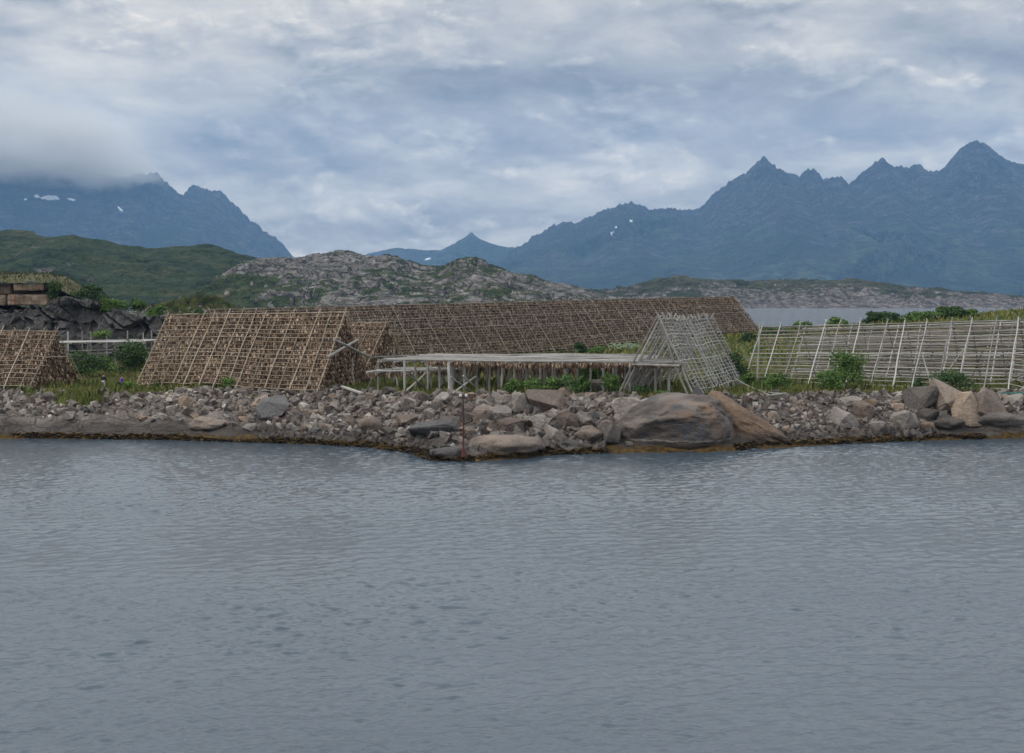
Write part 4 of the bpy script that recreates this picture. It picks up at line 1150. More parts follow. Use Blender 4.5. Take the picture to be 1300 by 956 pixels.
def a_rack(label, L, Rr, W, zL, zR, n_raf, n_rail, wood, rail_wood=None, fish=None, fish_label=None, r_pole=0.058, r_rail=0.031, over=0.45, first_rail=0.07, gable_fill=(), fstep=0.105, fL=0.40, fW=0.22,
           rear_raf=True, jitter=0.05, fish_from=0.08, tie=False, double=False, group='drying racks', gap=0.0, inner=True, rear_rail=None, lean_jit=0.0, rear_wood=None):
    L = np.array(L[:2], float); Rr = np.array(Rr[:2], float)
    a = Rr - L; ln = np.linalg.norm(a); a /= ln
    b = np.array([-a[1], a[0]])
    if b[1] < 0: b = -b
    root = empty('drying_rack', (L[0], L[1], zt(*L)))
    tag(root, label, 'drying rack', group)
    o = np.array(root.location)
    rail_wood = rail_wood or wood
    def P(s, k, side, off=0.0):
        """point along the rack s (0..1), up the slope k (0 foot, 1 ridge), side 0 front / 1 rear, pushed out by off"""
        foot = L + a * ln * s + b * (0 if side == 0 else W)
        rid = L + a * ln * s + b * (W / 2 + (gap if side else -gap))
        zf = GZ[side](s); zr = zL + (zR - zL) * s
        xy = foot + (rid - foot) * k
        z = zf + (zr - zf) * k
        nx = (-b if side == 0 else b) * math.sin(math.atan2(zr - zf, W / 2)); nz = math.cos(math.atan2(zr - zf, W / 2))
        return np.array([xy[0] + nx[0] * off, xy[1] + nx[1] * off, z + nz * off])
    ss = np.linspace(0, 1, 12)
    gf = [zt(*(L + a * ln * s)) for s in ss]; gr_ = [zt(*(L + a * ln * s + b * W)) for s in ss]
    GZ = [lambda s: float(np.interp(s, ss, gf)), lambda s: float(np.interp(s, ss, gr_))]
    S = np.linspace(0, 1, n_raf)
    Sj = S + np.where((S > 0) & (S < 1), rng.normal(0, 0.12 / n_raf, n_raf), 0)
    for side in ((0, 1) if rear_raf else (0,)):
        for s in Sj:
            p0 = P(s, -0.015, side, .17); p1 = P(s, 1 + over / np.linalg.norm(P(s, 1, side) - P(s, 0, side)) * rng.uniform(.6, 1.3), side, .13)
            p0[:2] += a * rng.normal(0, .12); p1[:2] += a * rng.normal(0, .06)
            m = MB(); m.tube(pole_pts(p0, p1, 6, jitter * .6) - o, r_pole * rng.uniform(.85, 1.2), r_pole * rng.uniform(.6, .85), 6)
            m.build('rafter_pole', M[wood], root)
            if double:
                d2 = a * 0.22
                m = MB(); m.tube(pole_pts(p0 + np.array([d2[0], d2[1], 0]), p1 + np.array([d2[0], d2[1], 0]), 6, jitter * .6) - o, r_pole * .8, r_pole * .6, 6)
                m.build('rafter_pole', M[wood], root)
    ks = np.linspace(first_rail, 1.0, n_rail)
    for side in (0, 1):
        kk = ks if (side == 0 or rear_rail is None) else np.linspace(first_rail, 1.0, rear_rail)
        for k in kk:
            e0, e1 = -0.25 / ln * rng.uniform(.2, 1.6), 1 + 0.25 / ln * rng.uniform(.2, 1.6)
            q = np.array([P(s, k, side, 0.10) for s in np.linspace(e0, e1, max(6, n_raf))])
            q += rng.normal(0, jitter * .5, q.shape) * np.array([.5, .5, 1.0])
            m = MB(); m.tube(q - o, r_rail * rng.uniform(.85, 1.2), None, 5)
            m.build('rail', M[(rear_wood or rail_wood) if side else rail_wood], root)  # darker rear wood paints in the shade on the rear slope
    m = MB(); m.tube(np.array([P(s, 1.0, 0, 0) + np.array([0, 0, .04]) for s in np.linspace(-.01, 1.01, max(4, n_raf))]) - o + rng.normal(0, jitter * .6, (max(4, n_raf), 3)), r_pole, None, 6)
    m.build('ridge_pole', M[wood], root)
    if fish:
        pts = []
        for side in (0, 1):
            kk = ks if (side == 0 or rear_rail is None) else np.linspace(first_rail, 1.0, rear_rail)
            for k in kk:
                if k < fish_from: continue
                for off, dens in ((0.06, 1.0), (-0.12, 1.0)) if inner else ((0.0, 1.0),):
                    n = int(ln / fstep * dens)
                    s = (np.arange(n) + rng.random(n) * .8) / n
                    q = np.array([P(x, k, side, off) for x in s]); q += rng.normal(0, .05, q.shape)
                    pts.append(q)
        for (s0, k0, k1, cgap) in gable_fill:
            for k in np.arange(k0, k1, 0.40 / 7.5):
                for row in (0, 1, 2):
                    A, Bq = P(s0 - 0.02 * row, k, 0, -0.25), P(s0 - 0.02 * row, k, 1, -0.25)
                    wd = np.linalg.norm(Bq - A); n = max(1, int(wd / .21)); u = (np.arange(n) + rng.random(n)) / n
                    q = A + (Bq - A) * u[:, None] + rng.normal(0, .05, (n, 3))
                    pts.append(q[np.abs(u - .52) > cgap * (1 - .4 * k)])
        V, Fc = fish_mesh(np.concatenate(pts), fL, fW, int(rng.integers(9999)))
        tag(link('drying_fish', mesh_np('drying_fish', V, Fc, M[fish])), fish_label, 'dried fish', kind='stuff')
    return root, P, o

def gpt(px, py, z=3.5): return tuple(on(px, py, z))[:2]

# 1 the large fish rack with crossed beams
rk, P1, o1 = a_rack('large A-frame drying rack full of brown fish with two crossed grey beams at its gable', gpt(172, 489), gpt(402, 497), 9.8, 10.15, 10.5, 15, 19, 'wood_tan', None, 'fish', 'tan and brown dried fish hanging in rows on the large rack with crossed beams',
                    gable_fill=((0.962, 0.08, 0.90, 0.05),), fish_from=0.1)
def beam(root, o, name, p0, p1, r, wood, r1=None):
    m = MB(); m.tube(pole_pts(p0, p1, 5, .03) - o, r, r1, 7); return m.build(name, M[wood], root)
beam(rk, o1, 'cross_beam', at(416, 453.5, 126.9), at(455, 431, 130.6), 0.14, 'wood_grey', .11)
beam(rk, o1, 'cross_beam', at(424, 431.5, 126.5), at(470, 453.5, 131.6), 0.14, 'wood_grey', .11)
beam(rk, o1, 'prop_pole', at(447, 455, 130.3), at(449, 488, 130.3), 0.06, 'wood_grey')
# 2 the low fish rack cut by the frame
R2 = gpt(38, 495); L2 = (R2[0] - 16, R2[1] + 4.7)
rk, P2, o2 = a_rack('low A-frame fish rack with a dark open gable in front of the cliff', L2, R2, 8.4, 8.75, 8.7, 12, 14, 'wood_tan', None, 'fish', 'brown dried fish hanging on the low rack in front of the cliff',
                    gable_fill=((0.97, 0.06, 0.90, 0.06),))
m = MB(); g0, g1 = P2(1.0, .56, 0), P2(1.0, .56, 1); m.tube(pole_pts(g0, g1, 4, .03) - o2, .06, None, 6); m.build('tie_beam', M['wood_brown'], rk)
# 3 the small fish rack behind
R3 = np.array(gpt(457, 484)); L3 = R3 - np.array([0.83, -0.55]) * 13
rk, P3, o3 = a_rack('small A-frame fish rack squeezed between the crossed-beam rack and the long rack', L3, R3, 8.9, 9.3, 9.25, 8, 15, 'wood_tan', 'wood_brown', 'fish', 'brown dried fish hanging on the small rack beside the crossed beams',
                    gable_fill=((0.97, 0.1, 0.90, 0.02),))
beam(rk, o3, 'tie_beam', P3(1.0, .42, 0) + np.array([-.3, -.1, 0]), P3(1.0, .42, 1) + np.array([.6, .2, 0]), .11, 'wood_grey')
# 4 the very long brown rack
L4, R4 = (-27.8 - 4.2, 160.8 - 4.2), (41.3, 230.8)
a4 = np.array([.702, .712])
rk, P4, o4 = a_rack('very long dark brown fish rack stretching behind all the other racks', (-30.6, 158.0), (41.3, 230.8), 12.0, 10.45, 12.05, 46, 21, 'wood_brown', 'wood_brown', 'fish_far', 'dull brown dried fish covering the very long rack',
                    r_pole=.038, r_rail=.03, fstep=.19, fL=.5, fW=.27, jitter=.07, over=.25, rear_rail=8, first_rail=.05, fish_from=.1, gable_fill=((0.998, 0.08, 0.93, 0.0),))
for s0 in (.985, 1.028):   # bare end frame beyond the fish
    pass
for k in (.35, .48, .61, .74, .87):
    m = MB(); m.tube(pole_pts(P4(.99, k, 1), P4(1.045, k, 1), 3, .03) - o4, .05, None, 5); m.build('end_rail', M['wood_brown'], rk)
m = MB(); m.tube(pole_pts(P4(1.045, 0, 1), P4(1.03, .93, 1), 4, .04) - o4, .07, None, 6); m.build('end_pole', M['wood_dark'], rk)
# 5 the grey rack seen end-on
ax5 = np.array([.36, .93]); pe5 = np.array([.93, -.36])
c5 = np.array([12.25, 119.8])
nl, fl = c5 - pe5 * 3.35, c5 + ax5 * 21 - pe5 * 3.35
def a_rack_end(label):
    """same frame, its length running away from the camera"""
    root = empty('drying_rack', (c5[0], c5[1], 3.4)); o = np.array(root.location)
    tag(root, label, 'drying rack', 'drying racks')
    n = 24
    def Q(s, k, side):
        c = c5 + ax5 * 21 * s
        f = c + pe5 * (3.4 + .2 * s) * (-1 if side == 0 else 1)
        zf = zt(*f); zr = 9.95 - .25 * s + .12 * math.sin(9 * s)
        xy = f + (c - f) * k
        return np.array([xy[0], xy[1], zf + (zr - zf) * k])
    for i in range(n):
        s = i / (n - 1)
        for side in (0, 1):
            p0, p1 = Q(s, -.02, side), Q(s, 1.07 + rng.uniform(-.03, .03), side)
            p0[:2] += rng.normal(0, .12, 2); p1[:2] += rng.normal(0, .12, 2)
            m = MB(); m.tube(pole_pts(p0, p1, 5, .05) - o, .11 if i < 2 else .075, 0.065, 6); m.build('rafter_pole', M['wood_pale' if i % 3 == 1 else 'wood_grey'], root)
    for side in (0, 1):
        for k in np.linspace(.10, 1.0, 20):
            q = np.array([Q(s, k, side) for s in np.linspace(0.06, 1.03, n)]) + rng.normal(0, .045, (n, 3))
            off = pe5 * (-.09 if side == 0 else .09); q[:, :2] += off
            m = MB(); m.tube(q - o, .042, None, 5); m.build('rail', M['wood_grey' if rng.random() < .6 else 'wood_pale'], root)
    m = MB(); m.tube(pole_pts(Q(0, .43, 0) + np.array([-.2, -.15, 0]), Q(0, .45, 1) + np.array([.2, -.15, 0]), 4, .02) - o, .11, None, 7); m.build('tie_beam', M['wood_pale'], root)
    for s, k0, k1, sd in ((.1, .1, .85, 0), (.25, .9, .15, 1), (.45, .1, .8, 0), (.5, .85, .1, 1), (.7, .1, .85, 0), (.8, .8, .2, 1)):
        m = MB(); m.tube(pole_pts(Q(s, k0, sd), Q(s + .22, k1, sd), 4, .03) - o, .05, None, 5); m.build('brace_pole', M['wood_grey'], root)
    m = MB(); m.tube(pole_pts(Q(.28, .03, 0), Q(.28, .55, 1), 4, .03) - o, .06, None, 5); m.build('brace_pole', M['wood_grey'], root)
    m = MB(); m.tube(pole_pts(Q(0, 1, 0), Q(1.02, 1, 0), 6, .05) - o, .07, None, 6); m.build('ridge_pole', M['wood_grey'], root)
a_rack_end('weathered grey empty A-frame rack seen end-on above the huge rounded boulder')
# 6 the pale empty rack and two behind it
L6, R6 = np.array([27.7, 136.0]) - 5.55 * np.array([.857, -.516]), np.array([27.7, 136.0]) + 30 * np.array([.857, -.516])
rk, P6, o6 = a_rack('pale bare slatted rack with leaning poles in front of two more, behind the angular boulders', L6, R6, 9.6, 8.85, 10.15, 18, 15, 'wood_pale', None, r_pole=.075, r_rail=.042, over=.6, rear_wood='wood_brown', jitter=.05, first_rail=.04, rear_rail=12, gap=.12)
for s, s1, k0, k1, sd in ((.40, .47, .02, .55, 1), (.475, .52, .50, .0, 0), (.70, .86, .12, .62, 0), (.73, .80, .0, .45, 0), (.2, .28, .45, .0, 1), (.31, .38, .5, .05, 1), (.44, .38, .5, .02, 1), (.53, .58, .05, .6, 0), (.60, .55, .55, .0, 1), (.64, .70, .5, .02, 1), (.87, .95, .0, .55, 0), (.10, .16, .5, .02, 1), (.05, .02, .5, .0, 1)):
    m = MB(); m.tube(pole_pts(P6(s, k0, sd, .15), P6(s1, k1, sd, .15), 4, .03) - o6, .065, None, 6); m.build('brace_pole', M['wood_pale'], rk)
m = MB(); q0 = np.array(at(964.5, 410, 138.0)); q1 = np.array(at(961, 486, 138.0)); m.tube(pole_pts(q1, q0, 4, .02) - o6, .09, .07, 6); m.build('corner_post', M['wood_pale'], rk)
b6 = np.array([.516, .857])
for i, (d, zl, zr, lb, wd) in enumerate(((11.0, 8.5, 9.9, 'first of two dimmer bare racks standing directly behind the pale slatted rack', 'wood_brown'), (21.0, 8.2, 9.8, 'second and rearmost dim bare rack behind the pale slatted rack', 'wood_brown'))):
    a_rack(lb, L6 + b6 * d + np.array([.857, -.516]) * (1 if i == 0 else 5), R6 + b6 * d, 8.4, zl, zr, 15, 18, 'wood_grey', 'wood_dark' if i else 'wood_grey', r_pole=.08, r_rail=.065, over=.4, jitter=.06, rear_rail=18, gap=.1, rear_wood='wood_brown')  # shade among the back racks put into darker rail wood

# ------------------------------------------------------------------ flat racks
def flat_rack(label, quad, z, n_poles, wood, posts, braces=(), fish_label=None, drop=.42, frm=.0, post_r=.11, n_cross=9, rows=None, fstep=.2, fish='fish', sag=.08, deck_n=0):
    """quad: near-left, near-right, far-right, far-left ground points under the deck; posts: (x, y, top z)"""
    A, Bq, C, D = [np.array(q, float) for q in quad]
    root = empty('flat_drying_rack', (A[0], A[1], zt(A[0], A[1]))); o = np.array(root.location)
    tag(root, label, 'drying rack', 'drying racks')
    def Q(u, v): return (A + (Bq - A) * u) * (1 - v) + (D + (C - D) * u) * v
    for v in np.linspace(0, 1, n_poles):
        us = np.linspace(-rng.uniform(0, .025), 1 + rng.uniform(0, .02), 9)
        q = np.array([[*Q(u, v), z + rng.normal(0, .03) + .5 * sag * math.sin(u * 9 + 3 * v)] for u in us])
        m = MB(); m.tube(q - o, .055 * rng.uniform(.85, 1.25), None, 5); m.build('deck_pole', M['wood_pale' if rng.random() < .4 else wood], root)
    for u in np.linspace(.01, .99, n_cross):
        q = np.array([[*Q(u, v), z - .13] for v in np.linspace(-.02, 1.02, 5)])
        m = MB(); m.tube(q - o, .075, None, 6); m.build('cross_bearer', M['wood_grey'], root)
    for (x, y, *tp) in posts:
        m = MB(); zb = zt(x, y) - .15
        m.tube(pole_pts((x, y, zb), (x + rng.normal(0, .05), y, tp[0] if tp else z - .05), 4, .025) - o, post_r * rng.uniform(.9, 1.1), None, 7); m.build('post', M['wood_pale' if rng.random() < .5 else 'wood_grey'], root)
    for p0, p1 in braces:
        m = MB(); m.tube(pole_pts(p0, p1, 3, .02) - o, .075, None, 6); m.build('brace', M['wood_grey'], root)
    if fish_label:
        pts = []
        for v in np.linspace(0, 1, rows or n_poles):
            n = int(np.linalg.norm(Bq - A) * (1 - frm) / fstep)
            u = frm + (1 - frm) * (np.arange(n) + rng.random(n)) / n
            q = np.array([[*Q(x, v), z - .04 + sag * math.sin(x * 9 + 3 * v)] for x in u]); q += rng.normal(0, .06, q.shape) * np.array([1, 1, .5])
            pts.append(q)
        V, Fc = fish_mesh(np.concatenate(pts), drop, .2, int(rng.integers(9999)))
        if deck_n:   # longer bundles deep under the deck
            pts = [np.array([[*Q(x, v), z - .25] for x in np.linspace(.05, .98, 62) + rng.normal(0, .006, 62)]) for v in np.linspace(.5, .97, 8)]
            V2, F2 = fish_mesh(np.concatenate(pts), 1.75, .26, 77)
            Fc = np.concatenate([Fc, F2 + len(V)]); V = np.concatenate([V, V2])
        tag(link('drying_fish', mesh_np('drying_fish', V, Fc, M[fish])), fish_label, 'dried fish', kind='stuff')
    return root, o

ZD = 6.35
nl7, nr7, fr7, fl7 = gpt(481, 457.2, ZD), gpt(866, 461, ZD), gpt(826, 450.2, ZD), gpt(560, 449.6, ZD)
def pp(px, py, Yoff=0.0):
    p = on(px, py, 3.45); return (p.x, p.y + Yoff)
posts7 = []
front7 = [(480, 497, 457), (514, 499, 459), (571, 503, 460), (604, 494, 461), (645, 491, 461), (675, 489, 461), (722, 487, 461), (790, 484, 461)]
for (x, yb, yt) in front7:
    p = pp(x, yb); posts7.append((p[0], p[1], ZD - .03))
for x, yb in ((541, 493), (577, 493), (583, 489), (547, 487)):
    p = pp(x, yb); posts7.append((p[0], p[1], ZD - .03))
A7, B7, C7, D7 = [np.array(q) for q in (nl7, nr7, fr7, fl7)]
for u in np.linspace(.10, .97, 21):
    for v in (.12, .4, .7, .97):
        q = (A7 + (B7 - A7) * u) * (1 - v) + (D7 + (C7 - D7) * u) * v
        posts7.append((q[0], q[1], ZD - .1))
def bz(px, py, Y): return np.array(at(px, py, Y))
br7 = [(bz(515, 474, 122.6), bz(541, 493.5, 126.5)), (bz(541, 473, 126.8), bz(516, 496, 122.8)), (bz(523, 474, 124), bz(535, 493, 126)),
       (bz(572, 479, 119.7), bz(598, 497, 124)), (bz(604, 478, 125), bz(575, 499, 119.9)), (bz(588, 477, 122), bz(604, 492, 125)),
       (bz(646, 482, 127.5), bz(656, 488, 127.5)), (bz(674, 481, 129), bz(662, 488, 129)), (bz(480, 459, 124.5), bz(466, 496, 128))]
flat_rack('wide flat-topped rack on braced grey posts with fish hanging beneath its pale deck', (nl7, nr7, fr7, fl7), ZD, 30, 'wood_grey', posts7, br7, 'brown dried fish hanging beneath the wide flat-topped rack', drop=.52, frm=.16, rows=44, n_cross=22, fstep=.2, deck_n=1)
ZE = 5.35
flat_rack('low narrow flat rack with a fringe of fish beside the crossed beams', (gpt(466, 471.5, ZE), gpt(540, 470, ZE), gpt(585, 467, ZE), gpt(520, 466.5, ZE)), ZE, 11, 'wood_pale',
          [pp(503, 490) + (ZE,), pp(505, 494) + (ZE,), pp(567, 484) + (ZE,), pp(548, 484) + (7.0,), pp(500, 489) + (7.0,)], (), 'brown dried fish fringing the low narrow flat rack', drop=.55, rows=10, n_cross=6)
m = None
YB = 172.0
def wpt(px, Y): return ((px - CX) / F * Y, Y)
flat_rack('pale bare flat rack running below the dark cliff', (wpt(70, 166), wpt(232, 178), wpt(232, 183), wpt(64, 172)), 6.55, 12, 'wood_pale',
          [(*wpt(px, 166.5 + (px - 70) * .074), 6.5) for px in range(74, 232, 37)] + [(*wpt(px, 171 + (px - 70) * .074), 6.5) for px in range(84, 232, 31)],
          [(np.array([*wpt(72, 166), 5.55]), np.array([*wpt(230, 178), 5.6])), (np.array([*wpt(72, 166), 5.2]), np.array([*wpt(230, 178), 5.25])), (np.array([*wpt(72, 171), 5.4]), np.array([*wpt(230, 182), 5.45]))], n_cross=10)
# fence posts behind it
froot = empty('fence', (*wpt(140, 180), 3.5)); fo = np.array(froot.location)
tag(froot, 'row of thin grey fence posts between the pale flat rack and the cliff', 'fence')
for px in (86, 104.5, 115, 135.5, 162, 182, 192):
    x, y = wpt(px, 180.0); z1 = CAM_Z + (378 - 420) / F * 180
    m = MB(); m.tube(pole_pts((x, y, 4.0), (x + rng.normal(0, .05), y, z1 + rng.normal(0, .1)), 3, .02) - fo, .09, None, 6); m.build('post', M['wood_pale'], froot)
for z in (6.0, 6.6):
    m = MB(); m.tube(np.array([[*wpt(px, 180.1), z] for px in np.linspace(80, 200, 6)]) - fo, .012, None, 4); m.build('wire', M['rust_dark'], froot)

# ------------------------------------------------------------------ small things
def build_marker():
    b = on(588.5, 571, 0.9)
    root = empty('marker_pole', b); tag(root, 'thin rusty red iron pole with a small double-knobbed crosspiece standing on wet rock', 'marker pole')
    s = b.y / F
    top = (571 - 503) * s
    m = MB(); m.tube([(0, 0, -.4), (0, 0, top * .58)], .062, .055, 8); m.build('lower_pole', M['rust'], root)
    m = MB(); m.tube([(0, 0, top * .58), (-.03, 0, top)], .055, .05, 8); m.build('upper_pole', M['rust_dark'], root)
    for z in (.52, .34):
        m = MB(); m.tube([(0, 0, top * z - .06), (0, 0, top * z + .06)], .11, None, 8); m.build('collar', M['rust'], root)
    m = MB(); m.tube([(-.24, 0, top - .04), (.22, 0, top - .02)], .05, None, 6); m.build('crosspiece', M['rust_dark'], root)
    for x in (-.22, .2):
        bm = bmesh.new(); bmesh.ops.create_uvsphere(bm, u_segments=10, v_segments=8, radius=.11)
        for v in bm.verts: v.co = Vector((v.co.x + x, v.co.y, v.co.z * 1.2 + top + .07))
        me = bpy.data.meshes.new('knob'); bm.to_mesh(me); bm.free(); me.materials.append(M['white_paint']); link('knob', me, root)
    m = MB(); m.tube([(0, 0, -.5), (0, 0, .12)], .20, .10, 9); m.build('foot', M['rust'], root)
build_marker()

def plank(label, p0, p1, w, h, wood, name='plank'):
    p0, p1 = np.array(p0), np.array(p1)
    c = (p0 + p1) / 2; d = p1 - p0; L_ = np.linalg.norm(d)
    bm = bmesh.new(); bmesh.ops.create_cube(bm, size=1)
    for v in bm.verts: v.co = Vector((v.co.x * L_, v.co.y * w, v.co.z * h))
    bmesh.ops.bevel(bm, geom=list(bm.edges), offset=min(w, h) * .15, segments=1, affect='EDGES')
    me = bpy.data.meshes.new(name); bm.to_mesh(me); bm.free(); me.materials.append(M[wood])
    o = link(name, me); o.location = c
    o.rotation_euler = Vector(d).to_track_quat('X', 'Z').to_euler()
    tag(o, label, 'plank'); return o
plank('pale straight plank lying across the stones at the grass edge', at(429, 489, 127.5), at(459, 499, 123), .30, .16, 'wood_pale')
plank('bleached driftwood plank at the end of the pale rope', at(974, 502.5, 120), at(998, 499.3, 121.5), .26, .14, 'wood_pale', 'driftwood')
def rope(label, pts, r, mk):
    m = MB(); m.tube(np.array([np.array(p) for p in pts]), r, None, 6); tag(m.build('rope', M[mk]), label, 'rope')
A, Bq = np.array(at(932, 479.5, 131)), np.array(at(990, 499.5, 121))
rope('pale green rope stretched from the grey end-on rack down to the driftwood', [A + (Bq - A) * t + np.array([0, 0, -.35 * math.sin(t * math.pi)]) for t in np.linspace(0, 1, 12)], .035, 'rope')
rope('teal rope lying along the grass under the pale empty rack', [tuple(at(x, 499 + .7 * math.sin(x * .3), 121.4)) for x in np.linspace(1272, 1345, 14)], .06, 'teal')

def person(label, loc, yaw, height, coat, trousers, pose='stand'):
    k = height / 1.75
    root = empty('person', loc); root.rotation_euler = (0, 0, yaw)
    tag(root, label, 'person')
    bend = .42 if pose == 'bend' else 0.02
    def up(z, y=0): # lean the upper body forward above the hips (towards -Y)
        h = z - .95
        return (0, -(h * math.sin(bend)) + y, .95 + h * math.cos(bend)) if z > .95 else (0, y, z)
    J = {'pelvis': up(.95), 'waist': up(1.12), 'chest': up(1.34), 'neck': up(1.50), 'head': up(1.57), 'crown': up(1.72)}
    for s, sx in (('l', 1), ('r', -1)):
        sh = up(1.42); el = up(1.14, -.03); wr = up(.92, -.12 - bend * .3); ha = up(.84, -.15 - bend * .4)
        J['sh' + s] = (.17 * sx, sh[1], sh[2]); J['el' + s] = (.24 * sx, el[1], el[2]); J['wr' + s] = (.23 * sx, wr[1], wr[2]); J['ha' + s] = (.22 * sx, ha[1], ha[2])
        J['hip' + s] = (.10 * sx, 0, .90); J['kn' + s] = (.11 * sx, -.03, .49); J['an' + s] = (.11 * sx, .02 + .05 * sx, .09); J['to' + s] = (.12 * sx, -.15 + .05 * sx, .03)
    Rd = {'pelvis': .13, 'waist': .12, 'chest': .145, 'neck': .055, 'head': .085, 'crown': .08, 'sh': .065, 'el': .045, 'wr': .032, 'ha': .04, 'hip': .09, 'kn': .058, 'an': .04, 'to': .035}
    E = [('pelvis', 'waist'), ('waist', 'chest'), ('chest', 'neck'), ('neck', 'head'), ('head', 'crown')]
    for s in 'lr': E += [('chest', 'sh' + s), ('sh' + s, 'el' + s), ('el' + s, 'wr' + s), ('wr' + s, 'ha' + s), ('pelvis', 'hip' + s), ('hip' + s, 'kn' + s), ('kn' + s, 'an' + s), ('an' + s, 'to' + s)]
    def skin(name, edges, add, mk, rootj):
        names = sorted({j for e in edges for j in e}, key=lambda j: (j != rootj, j))
        ix = {j: i for i, j in enumerate(names)}
        me = bpy.data.meshes.new(name)
        me.from_pydata([tuple(q * k for q in J[j]) for j in names], [(ix[a_], ix[b_]) for a_, b_ in edges], [])
        me.materials.append(M[mk])
        o = link(name, me, root)
        sm = o.modifiers.new('skin', 'SKIN'); sm.use_smooth_shade = True
        if not me.skin_vertices: me.attributes.new
        for j, sv in zip(names, me.skin_vertices[0].data):
            rr = (Rd.get(j) or Rd[j[:-1]]) * k + add
            sv.radius = (rr, rr * .85); sv.use_root = j == rootj
        sb = o.modifiers.new('smooth', 'SUBSURF'); sb.levels = 1; sb.render_levels = 1
        dg = bpy.context.evaluated_depsgraph_get(); dg.update()
        ev = bpy.data.meshes.new_from_object(o.evaluated_get(dg)); ev.name = name
        o.modifiers.clear(); o.data = ev
        if not ev.materials: ev.materials.append(M[mk])
        return o
    skin('body', E, 0, 'skin', 'pelvis')
    skin('jacket', [e for e in E if all(j[:2] in ('pe', 'wa', 'ch', 'sh', 'el', 'wr') for j in e)], .022, coat, 'pelvis')
    skin('trousers', [e for e in E if all(j[:2] in ('pe', 'hi', 'kn', 'an') for j in e)], .016, trousers, 'pelvis')
    bm = bmesh.new(); bmesh.ops.create_icosphere(bm, subdivisions=2, radius=.115 * k)
    c = J['crown']
    for v in bm.verts: v.co = Vector((v.co.x * .9 + c[0] * k, v.co.y * 1.05 + c[1] * k + .02, max(v.co.z, -.05) + (c[2] - .02) * k))
    for f in bm.faces: f.smooth = True
    me = bpy.data.meshes.new('hair'); bm.to_mesh(me); bm.free(); me.materials.append(M['hair']); link('hair', me, root)
x, y = at(131.5, 485, 134.5).x, 134.5
person('standing person in dark top and white trousers in grass beside the low fish rack', (x, y, zt(x, y)), 2.8, 1.62, 'navy', 'whitecloth')
x, y = at(153, 485, 134.0).x, 134.0
person('person in a purple jacket bending forward in the grass near the large dark bush', (x, y, zt(x, y)), 1.2, 1.6, 'purple', 'jeans', 'bend')

# pale flowers at the foot of the long rack
def flowers():
    r = np.random.default_rng(3)
    px = r.uniform(772, 812, 160); Y = r.uniform(196, 203, 160)
    q = np.stack([(px - CX) / F * Y, Y, np.zeros(160)], -1); q[:, 2] = terrain_z(q[:, 0], q[:, 1]) + r.uniform(.5, 1.1, 160)
    V, Fc = [], []
    for i, p in enumerate(q):
        V.append(p + OCT_V * np.array([.30, .3, .14])); Fc.append(OCT_F + 6 * i)
    tag(link('white_flowers', mesh_np('white_flowers', np.concatenate(V), np.concatenate(Fc), M['pale_flower'])), 'pale green-white flower heads at the foot of the long rack', 'flowers', kind='stuff')
M['pale_flower'] = plain('pale_flower', (0.20, 0.25, 0.15))
flowers()

